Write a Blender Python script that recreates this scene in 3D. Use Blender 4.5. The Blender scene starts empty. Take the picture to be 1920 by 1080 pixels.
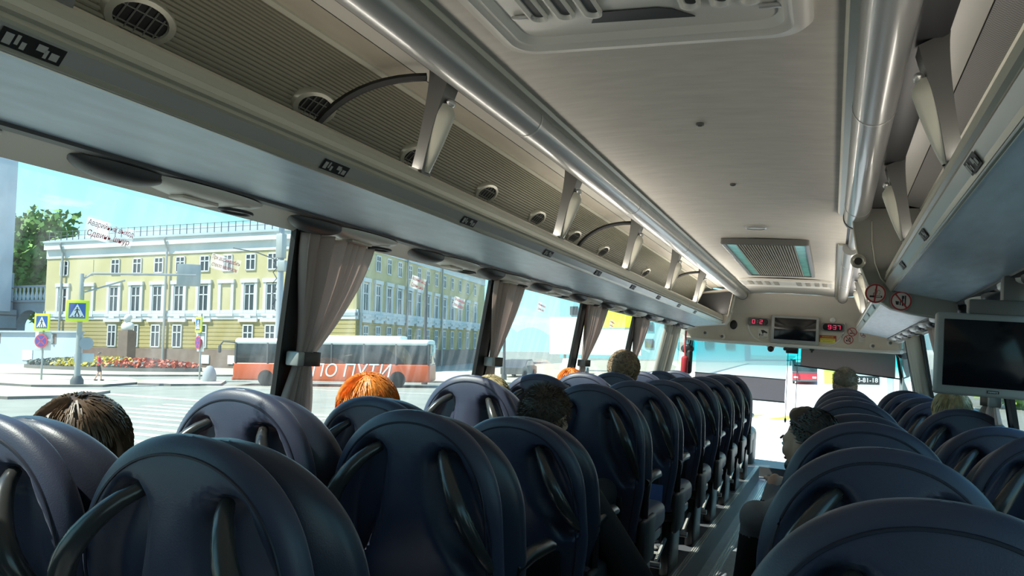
import bpy, bmesh, math, random
from mathutils import Vector, Matrix, noise
random.seed(7)
S = bpy.context.scene
COL = S.collection
R_ = math.radians
PI = math.pi

# ------------------------------------------------------------------ camera
cd = bpy.data.cameras.new('camera'); cam = bpy.data.objects.new('camera', cd); COL.objects.link(cam)
cd.sensor_width = 36.0; cd.lens = 1500.0 / 1920.0 * 36.0; cd.clip_start = 0.05; cd.clip_end = 600
RW = ((0.9260936579611883, 0.04372408302105606, -0.37475157270921955),
      (0.36984199944155327, 0.09122769319558313, 0.9246049986038831),
      (0.07461522722031855, -0.9948696962709138, 0.06831438581060277))
cm = Matrix.Identity(4)
for i in range(3):
    cm[i][0] = RW[i][0]; cm[i][1] = -RW[i][1]; cm[i][2] = -RW[i][2]
cm.translation = (0.455, 0, 0)
cam.matrix_world = cm
S.camera = cam
# the coach leans a little against the street outside
OUT = Matrix(((0.998, -0.001, -0.060, 0.455), (0.0, 1.0, -0.022, 0), (0.060, 0.022, 0.998, 0), (0, 0, 0, 1)))
_o3 = OUT.to_3x3(); _x = _o3.col[0].normalized(); _z = _x.cross(_o3.col[1]).normalized(); _y = _z.cross(_x)
OUT = Matrix(((_x.x, _y.x, _z.x, 0.455), (_x.y, _y.y, _z.y, 0), (_x.z, _y.z, _z.z, 0), (0, 0, 0, 1)))

# ------------------------------------------------------------------ light
S.view_settings.view_transform = 'Standard'; S.view_settings.look = 'None'
S.view_settings.exposure = 0.95; S.view_settings.gamma = 1.0
S.view_settings.use_curve_mapping = False
try:
    S.cycles.use_denoising = True
    S.cycles.max_bounces = 10; S.cycles.diffuse_bounces = 6; S.cycles.glossy_bounces = 5
    S.cycles.transparent_max_bounces = 24; S.cycles.transmission_bounces = 6
    S.cycles.caustics_reflective = False; S.cycles.caustics_refractive = False
    S.cycles.sample_clamp_indirect = 6.0
except Exception:
    pass
W = bpy.data.worlds.new('sky'); S.world = W; W.use_nodes = True
wt = W.node_tree; wt.nodes.clear()
def N(t, typ, **kw):
    n = t.nodes.new(typ)
    for k, v in kw.items():
        setattr(n, k, v)
    return n
tc = N(wt, 'ShaderNodeTexCoord'); sep = N(wt, 'ShaderNodeSeparateXYZ'); wt.links.new(tc.outputs['Generated'], sep.inputs[0])
rp = N(wt, 'ShaderNodeValToRGB'); wt.links.new(sep.outputs['Z'], rp.inputs[0])
e = rp.color_ramp.elements
e[0].position = 0.0; e[0].color = (0.52, 0.88, 1.0, 1)
e[1].position = 0.75; e[1].color = (0.10, 0.36, 0.80, 1)
x = rp.color_ramp.elements.new(0.16); x.color = (0.33, 0.80, 0.98, 1)
x = rp.color_ramp.elements.new(0.34); x.color = (0.24, 0.66, 0.95, 1)
mp = N(wt, 'ShaderNodeMapping'); mp.inputs['Scale'].default_value = (1.6, 1.6, 7.0); mp.inputs['Location'].default_value = (0.35, 0.2, 0.1)
wt.links.new(tc.outputs['Generated'], mp.inputs[0])
nz = N(wt, 'ShaderNodeTexNoise'); nz.inputs['Scale'].default_value = 2.6; nz.inputs['Detail'].default_value = 7; nz.inputs['Roughness'].default_value = 0.55
wt.links.new(mp.outputs[0], nz.inputs[0])
cr = N(wt, 'ShaderNodeValToRGB'); cr.color_ramp.elements[0].position = 0.55; cr.color_ramp.elements[1].position = 0.72
wt.links.new(nz.outputs['Fac'], cr.inputs[0])
mx = N(wt, 'ShaderNodeMixRGB'); wt.links.new(cr.outputs[0], mx.inputs[0]); wt.links.new(rp.outputs[0], mx.inputs[1])
mx.inputs[2].default_value = (1.0, 1.0, 1.0, 1)
bg = N(wt, 'ShaderNodeBackground'); wt.links.new(mx.outputs[0], bg.inputs[0]); bg.inputs[1].default_value = 0.86
ow = N(wt, 'ShaderNodeOutputWorld'); wt.links.new(bg.outputs[0], ow.inputs[0])

sd = bpy.data.lights.new('sun', 'SUN'); sd.energy = 5.0; sd.angle = 0.009; sd.color = (1.0, 0.95, 0.86)
sun = bpy.data.objects.new('sun', sd); COL.objects.link(sun)
SUN = Vector((-0.47, -0.42, 0.74)).normalized()
sun.rotation_euler = SUN.to_track_quat('Z', 'Y').to_euler()
sun.location = SUN * 80

# ------------------------------------------------------------------ materials
def mat(name, col, rough=0.5, metal=0.0, spec=0.5, bump=None, vary=None, trans=0.0, emit=None, coat=0.0, stretch=None):
    m = bpy.data.materials.new(name); m.use_nodes = True
    t = m.node_tree; b = t.nodes['Principled BSDF']
    b.inputs['Base Color'].default_value = (*col, 1); b.inputs['Roughness'].default_value = rough
    b.inputs['Metallic'].default_value = metal; b.inputs['Specular IOR Level'].default_value = spec
    b.inputs['Coat Weight'].default_value = coat
    if 'leather' in name:
        b.inputs['Sheen Weight'].default_value = 0.18; b.inputs['Sheen Roughness'].default_value = 0.35; b.inputs['Sheen Tint'].default_value = (0.75, 0.82, 1.0, 1)
    if emit:
        b.inputs['Emission Color'].default_value = (*emit[0], 1); b.inputs['Emission Strength'].default_value = emit[1]
    co = None
    if bump or vary:
        c = N(t, 'ShaderNodeTexCoord'); co = c.outputs['Object']
        if stretch:
            q = N(t, 'ShaderNodeMapping'); q.inputs['Scale'].default_value = stretch
            t.links.new(co, q.inputs[0]); co = q.outputs[0]
    if vary:
        n = N(t, 'ShaderNodeTexNoise'); n.inputs['Scale'].default_value = vary[0]; n.inputs['Detail'].default_value = 5
        t.links.new(co, n.inputs['Vector'])
        r = N(t, 'ShaderNodeValToRGB'); a = vary[1]
        r.color_ramp.elements[0].position = 0.3; r.color_ramp.elements[1].position = 0.7
        r.color_ramp.elements[0].color = (*[max(0, k * (1 - a)) for k in col], 1)
        r.color_ramp.elements[1].color = (*[min(1, k * (1 + a)) for k in col], 1)
        t.links.new(n.outputs['Fac'], r.inputs[0]); t.links.new(r.outputs[0], b.inputs['Base Color'])
    if bump:
        n = N(t, 'ShaderNodeTexNoise'); n.inputs['Scale'].default_value = bump[0]; n.inputs['Detail'].default_value = 4
        t.links.new(co, n.inputs['Vector'])
        u = N(t, 'ShaderNodeBump'); u.inputs['Strength'].default_value = bump[1]; u.inputs['Distance'].default_value = bump[2] if len(bump) > 2 else 0.004
        t.links.new(n.outputs['Fac'], u.inputs['Height']); t.links.new(u.outputs[0], b.inputs['Normal'])
    return m

def glass(name, tint=(0.93, 0.97, 0.95), dirt=0.04, band=None):
    m = bpy.data.materials.new(name); m.use_nodes = True; t = m.node_tree; t.nodes.clear()
    o = N(t, 'ShaderNodeOutputMaterial'); tr = N(t, 'ShaderNodeBsdfTransparent'); tr.inputs[0].default_value = (*tint, 1)
    gl = N(t, 'ShaderNodeBsdfGlossy'); gl.inputs['Roughness'].default_value = 0.0
    fr = N(t, 'ShaderNodeFresnel'); ge = N(t, 'ShaderNodeNewGeometry'); io = N(t, 'ShaderNodeMapRange')   # same reflection from either side of the pane
    io.inputs['To Min'].default_value = 1.45; io.inputs['To Max'].default_value = 1 / 1.45
    t.links.new(ge.outputs['Backfacing'], io.inputs['Value']); t.links.new(io.outputs[0], fr.inputs[0])
    a = N(t, 'ShaderNodeMixShader'); t.links.new(fr.outputs[0], a.inputs[0]); t.links.new(tr.outputs[0], a.inputs[1]); t.links.new(gl.outputs[0], a.inputs[2])
    df = N(t, 'ShaderNodeBsdfTranslucent'); df.inputs[0].default_value = (0.8, 0.8, 0.78, 1)
    c = N(t, 'ShaderNodeTexCoord'); q = N(t, 'ShaderNodeMapping'); q.inputs['Scale'].default_value = (3, 3, 0.5)
    t.links.new(c.outputs['Object'], q.inputs[0])
    n = N(t, 'ShaderNodeTexNoise'); n.inputs['Scale'].default_value = 5; n.inputs['Detail'].default_value = 8; t.links.new(q.outputs[0], n.inputs['Vector'])
    r = N(t, 'ShaderNodeMapRange'); r.inputs['From Min'].default_value = 0.45; r.inputs['From Max'].default_value = 0.8
    r.inputs['To Max'].default_value = dirt * 3; r.inputs['To Min'].default_value = dirt * 0.3
    t.links.new(n.outputs['Fac'], r.inputs['Value'])
    b = N(t, 'ShaderNodeMixShader'); t.links.new(r.outputs[0], b.inputs[0]); t.links.new(a.outputs[0], b.inputs[1]); t.links.new(df.outputs[0], b.inputs[2])
    if band:   # tinted strip moulded into the top of the windscreen
        s = N(t, 'ShaderNodeSeparateXYZ'); t.links.new(c.outputs['Object'], s.inputs[0])
        k = N(t, 'ShaderNodeMapRange'); k.inputs['From Min'].default_value = band[0]; k.inputs['From Max'].default_value = band[1]
        t.links.new(s.outputs['Z'], k.inputs['Value'])
        y = N(t, 'ShaderNodeMixRGB'); y.inputs[1].default_value = (*tint, 1); y.inputs[2].default_value = (*band[2], 1)
        t.links.new(k.outputs[0], y.inputs[0]); t.links.new(y.outputs[0], tr.inputs[0])
    t.links.new(b.outputs[0], o.inputs[0])
    return m

def fabric_screen(name, col, through):
    m = bpy.data.materials.new(name); m.use_nodes = True; t = m.node_tree; t.nodes.clear()
    o = N(t, 'ShaderNodeOutputMaterial'); d = N(t, 'ShaderNodeBsdfDiffuse'); d.inputs[0].default_value = (*col, 1)
    l = N(t, 'ShaderNodeBsdfTranslucent'); l.inputs[0].default_value = (*col, 1)
    a = N(t, 'ShaderNodeMixShader'); a.inputs[0].default_value = 0.72 if through else 0.5; t.links.new(d.outputs[0], a.inputs[1]); t.links.new(l.outputs[0], a.inputs[2])
    tr = N(t, 'ShaderNodeBsdfTransparent'); b = N(t, 'ShaderNodeMixShader'); b.inputs[0].default_value = through
    t.links.new(a.outputs[0], b.inputs[1]); t.links.new(tr.outputs[0], b.inputs[2]); t.links.new(b.outputs[0], o.inputs[0])
    return m

def pattern(name, c1, c2, scale, kind='CHECKER', rough=0.5):
    m = mat(name, c1, rough); t = m.node_tree; b = t.nodes['Principled BSDF']
    c = N(t, 'ShaderNodeTexCoord')
    k = N(t, 'ShaderNodeTexChecker'); k.inputs['Scale'].default_value = scale
    k.inputs[1].default_value = (*c1, 1); k.inputs[2].default_value = (*c2, 1)
    t.links.new(c.outputs['Object'], k.inputs['Vector']); t.links.new(k.outputs[0], b.inputs['Base Color'])
    return m

M = {}
M['leather'] = mat('navy_leather', (0.038, 0.044, 0.078), 0.42, spec=0.5, bump=(420, 0.25, 0.0012), vary=(9, 0.12))
M['leather2'] = mat('dark_navy_leather', (0.024, 0.028, 0.048), 0.38, spec=0.5, bump=(420, 0.25, 0.0012))
M['piping'] = mat('seam_piping', (0.012, 0.014, 0.028), 0.5)
M['handle'] = mat('handle_plastic', (0.035, 0.035, 0.034), 0.25, spec=0.6)
M['blackpl'] = mat('black_plastic', (0.012, 0.012, 0.013), 0.32)
M['darkgrey'] = mat('dark_grey_plastic', (0.045, 0.047, 0.05), 0.45)
M['bracket'] = mat('bracket_grey', (0.16, 0.16, 0.15), 0.4)
M['ivory'] = mat('ivory_plastic', (0.62, 0.60, 0.50), 0.3, vary=(3, 0.05))
M['rail'] = mat('ivory_aluminium', (0.50, 0.49, 0.40), 0.32, metal=0.35, vary=(1.5, 0.06))
M['silver'] = mat('brushed_silver', (0.56, 0.56, 0.54), 0.30, metal=0.35, vary=(2, 0.06))
M['tube'] = mat('glossy_grey_tube', (0.42, 0.43, 0.42), 0.30, metal=0.35, coat=0.25)
M['blue'] = mat('blue_grey_panel', (0.60, 0.745, 0.86), 0.34, spec=0.5, vary=(5, 0.10), bump=(40, 0.08, 0.002), stretch=(6, 1.2, 6))
M['rib'] = mat('olive_rib_panel', (0.215, 0.205, 0.15), 0.55, vary=(2, 0.05))
M['weave'] = pattern('woven_grey_panel', (0.25, 0.24, 0.23), (0.11, 0.107, 0.102), 190, rough=0.6)
M['brown'] = mat('brown_rack_band', (0.27, 0.245, 0.19), 0.5, vary=(6, 0.08), stretch=(4, 0.6, 4))
M['lightstrip'] = mat('lamp_cover', (0.44, 0.43, 0.38), 0.35)
M['ceil'] = mat('ceiling_fabric', (0.58, 0.55, 0.49), 0.62, vary=(7, 0.07), bump=(60, 0.15, 0.003), stretch=(1.2, 5, 1))
M['cream'] = mat('cream_plastic', (0.62, 0.57, 0.49), 0.42, vary=(2, 0.04))
M['creamlight'] = mat('pale_cream_plastic', (0.70, 0.68, 0.62), 0.36)
M['white'] = mat('white_plastic', (0.75, 0.75, 0.73), 0.35)
M['greyf'] = mat('grey_frame', (0.36, 0.37, 0.36), 0.36, metal=0.2)
M['bulk'] = mat('grey_divider', (0.25, 0.25, 0.22), 0.42)
M['screen'] = mat('dark_screen', (0.006, 0.007, 0.010), 0.12)
M['curtain'] = fabric_screen('taupe_curtain', (0.66, 0.56, 0.52), 0.0)
M['tieband'] = mat('brown_tie_band', (0.10, 0.08, 0.068), 0.6)
M['curtain2'] = fabric_screen('pale_curtain', (0.62, 0.58, 0.52), 0.0)
M['floor'] = mat('vinyl_floor', (0.30, 0.32, 0.37), 0.26, vary=(30, 0.10))
M['step'] = mat('platform_grey', (0.10, 0.105, 0.12), 0.45)
M['wall'] = mat('grey_wall_trim', (0.20, 0.20, 0.20), 0.6)
M['post'] = mat('black_window_post', (0.018, 0.019, 0.021), 0.45)
M['rubber'] = mat('black_rubber', (0.01, 0.01, 0.01), 0.6)
M['glass'] = glass('coach_glass', (0.80, 0.88, 0.84), 0.04)
M['windscreen'] = glass('windscreen_glass', (0.92, 0.96, 0.95), 0.015, band=(-0.16, 0.06, (0.03, 0.66, 0.70)))
M['blind'] = fabric_screen('pale_sunscreen', (0.86, 0.90, 0.93), 0.38)
M['blindd'] = fabric_screen('grey_blind', (0.21, 0.135, 0.125), 0.0)
M['blindl'] = fabric_screen('mauve_grey_blind', (0.30, 0.22, 0.22), 0.02)
M['grille'] = pattern('grille_mesh', (0.30, 0.27, 0.23), (0.055, 0.05, 0.045), 120)
M['teal'] = mat('teal_glass_strip', (0.18, 0.62, 0.56), 0.15, vary=(12, 0.2))
M['led'] = mat('red_led', (0.3, 0.0, 0.02), 0.4, emit=((1.0, 0.05, 0.16), 0.55))
M['red'] = mat('sign_red', (0.36, 0.03, 0.03), 0.45)
M['signface'] = mat('sign_pink_white', (0.62, 0.52, 0.47), 0.45)
M['ink'] = mat('black_ink', (0.015, 0.015, 0.015), 0.5)
M['wink'] = mat('white_ink', (0.8, 0.8, 0.8), 0.5)
M['gink'] = mat('grey_ink', (0.45, 0.45, 0.43), 0.5)
M['pinkink'] = mat('faded_red_ink', (0.85, 0.22, 0.27), 0.6)
M['film'] = glass('sticker_film', (0.96, 0.92, 0.94), 0.30)
M['yellow'] = mat('sticker_yellow', (0.75, 0.70, 0.10), 0.5)

# ------------------------------------------------------------------ mesh helpers
ORG = {}
class MB:
    def __init__(s):
        s.v = []; s.f = []; s.m = []
    def add(s, vs, fs, m=0):
        k = len(s.v); s.v += [tuple(p) for p in vs]
        s.f += [tuple(i + k for i in f) for f in fs]; s.m += [m] * len(fs)
        return s
    def box(s, c, d, m=0, rot=None):
        vs = []
        for i in (-1, 1):
            for j in (-1, 1):
                for k in (-1, 1):
                    p = Vector((i * d[0] / 2, j * d[1] / 2, k * d[2] / 2))
                    if rot: p = rot @ p
                    vs.append(p + Vector(c))
        return s.add(vs, [(0, 1, 3, 2), (4, 6, 7, 5), (0, 4, 5, 1), (2, 3, 7, 6), (0, 2, 6, 4), (1, 5, 7, 3)], m)
    def rbox(s, c, d, r=0.01, seg=2, m=0, rot=None):
        bm = bmesh.new(); bmesh.ops.create_cube(bm, size=1.0)
        for v in bm.verts: v.co = Vector((v.co.x * d[0], v.co.y * d[1], v.co.z * d[2]))
        bmesh.ops.bevel(bm, geom=bm.edges[:], offset=min(r, min(d) * 0.49), segments=seg, affect='EDGES', profile=0.5)
        bm.verts.index_update()
        vs = [(rot @ v.co if rot else v.co) + Vector(c) for v in bm.verts]
        s.add(vs, [tuple(v.index for v in f.verts) for f in bm.faces], m); bm.free(); return s
    def tube(s, pts, r, n=8, m=0, flat=1.0, up=(0, 0, 1), closed=False):
        pts = [Vector(p) for p in pts]; L = len(pts); rs = r if isinstance(r, (list, tuple)) else [r] * L
        vs = []
        for i, p in enumerate(pts):
            if closed: t = pts[(i + 1) % L] - pts[i - 1]
            else: t = pts[min(i + 1, L - 1)] - pts[max(i - 1, 0)]
            t.normalize(); u = Vector(up)
            if abs(t.dot(u)) > 0.95: u = Vector((1, 0, 0))
            a = t.cross(u).normalized(); b = a.cross(t)
            for k in range(n):
                q = 2 * PI * k / n
                vs.append(p + a * math.cos(q) * rs[i] + b * math.sin(q) * rs[i] * flat)
        fs = []
        for i in range(L if closed else L - 1):
            j = (i + 1) % L
            for k in range(n):
                fs.append((i * n + k, i * n + (k + 1) % n, j * n + (k + 1) % n, j * n + k))
        if not closed:
            fs.append(tuple(range(n))[::-1]); fs.append(tuple((L - 1) * n + k for k in range(n)))
        return s.add(vs, fs, m)
    def ell(s, c, r, m=0, nu=16, nv=10, rot=None):
        c = Vector(c); vs = []; fs = []
        for j in range(nv + 1):
            th = PI * j / nv
            for i in range(nu):
                ph = 2 * PI * i / nu
                p = Vector((r[0] * math.sin(th) * math.cos(ph), r[1] * math.sin(th) * math.sin(ph), r[2] * math.cos(th)))
                if rot: p = rot @ p
                vs.append(c + p)
        for j in range(nv):
            for i in range(nu):
                a = j * nu + i; b = j * nu + (i + 1) % nu
                fs.append((a, a + nu, b + nu, b))
        return s.add(vs, fs, m)
    def ext(s, prof, y0, y1, m=0, closed=True, cap=True, sx=1, axis='Y'):
        n = len(prof); vs = []
        for y in (y0, y1):
            for (a, b) in prof:
                vs.append((a * sx, y, b) if axis == 'Y' else ((y, a * sx, b) if axis == 'X' else (a * sx, b, y)))
        fs = []
        for i in range(n if closed else n - 1):
            j = (i + 1) % n
            fs.append((i, j, n + j, n + i))
        if closed and cap:
            fs.append(tuple(range(n))[::-1]); fs.append(tuple(range(n, 2 * n)))
        return s.add(vs, fs, m)
    def grid(s, fn, nu, nv, m=0, thick=None):
        vs = [fn(i / nu, j / nv) for j in range(nv + 1) for i in range(nu + 1)]
        fs = [(j * (nu + 1) + i, j * (nu + 1) + i + 1, (j + 1) * (nu + 1) + i + 1, (j + 1) * (nu + 1) + i) for j in range(nv) for i in range(nu)]
        return s.add(vs, fs, m)
    def lathe(s, prof, c, n=20, m=0, rot=None):
        c = Vector(c); L = len(prof); vs = []
        for (r, z) in prof:
            for k in range(n):
                p = Vector((r * math.cos(2 * PI * k / n), r * math.sin(2 * PI * k / n), z))
                if rot: p = rot @ p
                vs.append(c + p)
        fs = [(i * n + k, i * n + (k + 1) % n, (i + 1) * n + (k + 1) % n, (i + 1) * n + k) for i in range(L - 1) for k in range(n)]
        fs.append(tuple(range(n))[::-1]); fs.append(tuple((L - 1) * n + k for k in range(n)))
        return s.add(vs, fs, m)
    def build(s, name, mats, parent=None, org=None, out=False, smooth=38, world=False):
        me = bpy.data.meshes.new(name)
        off = Vector((0, 0, 0))
        if org is not None: off = Vector(org)
        elif parent is not None and world: off = ORG[parent.name]
        me.from_pydata([tuple(Vector(p) - off) for p in s.v], [], s.f)
        if not isinstance(mats, (list, tuple)): mats = [mats]
        for q in mats: me.materials.append(M[q] if isinstance(q, str) else q)
        me.polygons.foreach_set('material_index', s.m)
        bm = bmesh.new(); bm.from_mesh(me); bmesh.ops.recalc_face_normals(bm, faces=bm.faces[:]); bm.to_mesh(me); bm.free()
        if smooth:
            me.polygons.foreach_set('use_smooth', [True] * len(me.polygons)); me.set_sharp_from_angle(angle=R_(smooth))
        me.update()
        o = bpy.data.objects.new(name, me); COL.objects.link(o)
        if parent is not None: o.parent = parent
        elif out: o.matrix_world = OUT @ Matrix.Translation(off)
        elif org is not None: o.location = off
        ORG[o.name] = off if parent is None else Vector((0, 0, 0))
        return o

def tag(o, label=None, cat=None, group=None, kind=None):
    if label: o['label'] = label
    if cat: o['category'] = cat
    if group: o['group'] = group
    if kind: o['kind'] = kind
    return o
def thing(name, label, cat, loc=(0, 0, 0), group=None, out=False, rz=0):
    o = bpy.data.objects.new(name, None); COL.objects.link(o); o.empty_display_size = 0.1
    m = Matrix.Translation(loc) @ Matrix.Rotation(rz, 4, 'Z')
    o.matrix_world = (OUT @ m) if out else m
    ORG[o.name] = Vector(loc)
    return tag(o, label, cat, group)
def struct(o):
    o['kind'] = 'structure'; return o
KIDS = {}
def kids(o): return [c for c in bpy.data.objects if c.parent == o]
def copy_tree(o, parent=None):
    c = o.copy(); COL.objects.link(c)
    if parent: c.parent = parent
    if o.name not in KIDS: KIDS[o.name] = kids(o)
    for k in KIDS[o.name]: copy_tree(k, c)
    return c
def text_part(name, string, size, m, parent, mw, depth=0.0006, font_align='CENTER', shear=0):
    cu = bpy.data.curves.new('t', 'FONT'); cu.body = string; cu.size = size; cu.extrude = depth; cu.align_x = font_align; cu.align_y = 'CENTER'; cu.shear = shear
    cu.resolution_u = 3
    t = bpy.data.objects.new('t', cu); COL.objects.link(t)
    dg = bpy.context.evaluated_depsgraph_get(); dg.update()
    me = bpy.data.meshes.new_from_object(t.evaluated_get(dg)); me.name = name
    bpy.data.objects.remove(t); bpy.data.curves.remove(cu)
    me.transform(mw); me.materials.clear(); me.materials.append(M[m])
    o = bpy.data.objects.new(name, me); COL.objects.link(o); o.parent = parent; ORG[o.name] = Vector((0, 0, 0))
    return o
def sm(a, b, x):
    t = min(1, max(0, (x - a) / (b - a))); return t * t * (3 - 2 * t)
def basis(xa, ya, o):   # matrix taking text's x,y to given axes
    xa = Vector(xa).normalized(); ya = Vector(ya).normalized(); za = xa.cross(ya).normalized(); ya = za.cross(xa)
    return Matrix(((xa.x, ya.x, za.x, o[0]), (xa.y, ya.y, za.y, o[1]), (xa.z, ya.z, za.z, o[2]), (0, 0, 0, 1)))

# ================================================================== COACH SHELL
FZ = -1.30; PZ = -1.15; Y0 = -1.3; Y1 = 9.9
b = MB(); b.box((0.03, (Y0 + Y1) / 2, FZ - 0.03), (2.74, Y1 - Y0, 0.06)); struct(b.build('floor', 'floor'))
for s, nm, xa, xb in ((-1, 'trim_1', -1.30, -0.235), (1, 'trim_2', 0.315, 1.30)):
    b = MB(); b.box(((xa + xb) / 2, (Y0 + 9.3) / 2, (FZ + PZ) / 2), (xb - xa, 9.3 - Y0, PZ - FZ), 0)
    xe = xb if s < 0 else xa
    for k in range(3): b.box((xe + s * -0.002 + s * (0.012 + 0.012 * k), (Y0 + 9.3) / 2, PZ + 0.002), (0.006, 9.3 - Y0, 0.006), 1)
    struct(b.build(nm, ['step', 'silver'], smooth=0))
b = MB()
for k in range(3): b.box((-0.17 + 0.018 * k, (Y0 + 9.4) / 2, FZ + 0.003), (0.007, 9.4 - Y0, 0.007))
struct(b.build('trim_3', 'silver', smooth=0))
# walls under the windows, cove above, tumblehome
def wx(z): return 1.09 + (0.29 - z) * 0.20
for s, nm in ((-1, 'wall_left'), (1, 'wall_right')):
    b = MB()
    p = [(wx(-0.62), -0.62), (wx(-0.62) + 0.02, -0.70), (1.30, -1.0), (1.30, FZ), (1.38, FZ), (1.38, -0.62)]
    b.ext(p, Y0, 9.7, sx=s)
    p = [(0.975, 0.335), (1.03, 0.318), (1.085, 0.290), (1.10, 0.30), (1.13, 0.34), (1.13, 0.9), (1.10, 0.9), (1.08, 0.36)]
    b.ext(p, Y0, 9.7, sx=s, m=1)
    struct(b.build(nm, ['wall', 'cream']))
b = MB(); b.box((0, Y0 - 0.03, -0.2), (2.7, 0.06, 2.3)); struct(b.build('wall_rear', 'wall'))
# ceiling
pr = [(-1.13, 0.86), (-0.50, 0.775), (-0.25, 0.792), (0, 0.797), (0.25, 0.792), (0.50, 0.775), (1.13, 0.86), (1.13, 0.92), (-1.13, 0.92)]
b = MB(); b.ext(pr, Y0, 9.62); struct(b.build('ceiling', 'ceil'))
# window posts and panes
def pane(b, ya, yb, s, t=0.0):
    b.add([(s * wx(-0.62), ya + 0.22, -0.62), (s * wx(-0.62), yb + 0.22, -0.62), (s * wx(0.29), yb, 0.29), (s * wx(0.29), ya, 0.29)], [(0, 1, 2, 3)])
LP = [-1.05, 0.48, 1.995, 3.51, 5.02, 6.50, 8.05, 9.55]
RP = [-0.60, 0.90, 2.35, 3.82, 5.30, 6.80, 8.20, 9.55]
tn = 4; wn = 1
for s, PP in ((-1, LP), (1, RP)):
    for i, y in enumerate(PP):
        b = MB(); w = 0.115
        prof = [(wx(0.31) - 0.012, 0.31), (wx(-0.63) - 0.012, -0.63), (wx(-0.63) + 0.003, -0.63), (wx(0.31) + 0.003, 0.31)]
        b.ext(prof, y, y + w, sx=s); 
        for yy in (y - 0.006, y + w): 
            b.ext([(wx(0.31) - 0.017, 0.31), (wx(-0.63) - 0.017, -0.63), (wx(-0.63) + 0.002, -0.63), (wx(0.31) + 0.002, 0.31)], yy, yy + 0.008, m=1, sx=s)
        b.v = [(px_, py_ + 0.20 * (0.31 - pz_), pz_) for px_, py_, pz_ in b.v]
        struct(b.build('trim_%d' % tn, ['post', 'rubber'], smooth=0)); tn += 1
        ya = y + w; yb = (PP[i + 1] if i + 1 < len(PP) else y)
        if yb > ya:
            b = MB(); pane(b, ya - 0.01, yb + 0.01, s); struct(b.build('window_%d' % wn, 'glass', smooth=0)); wn += 1
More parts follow.
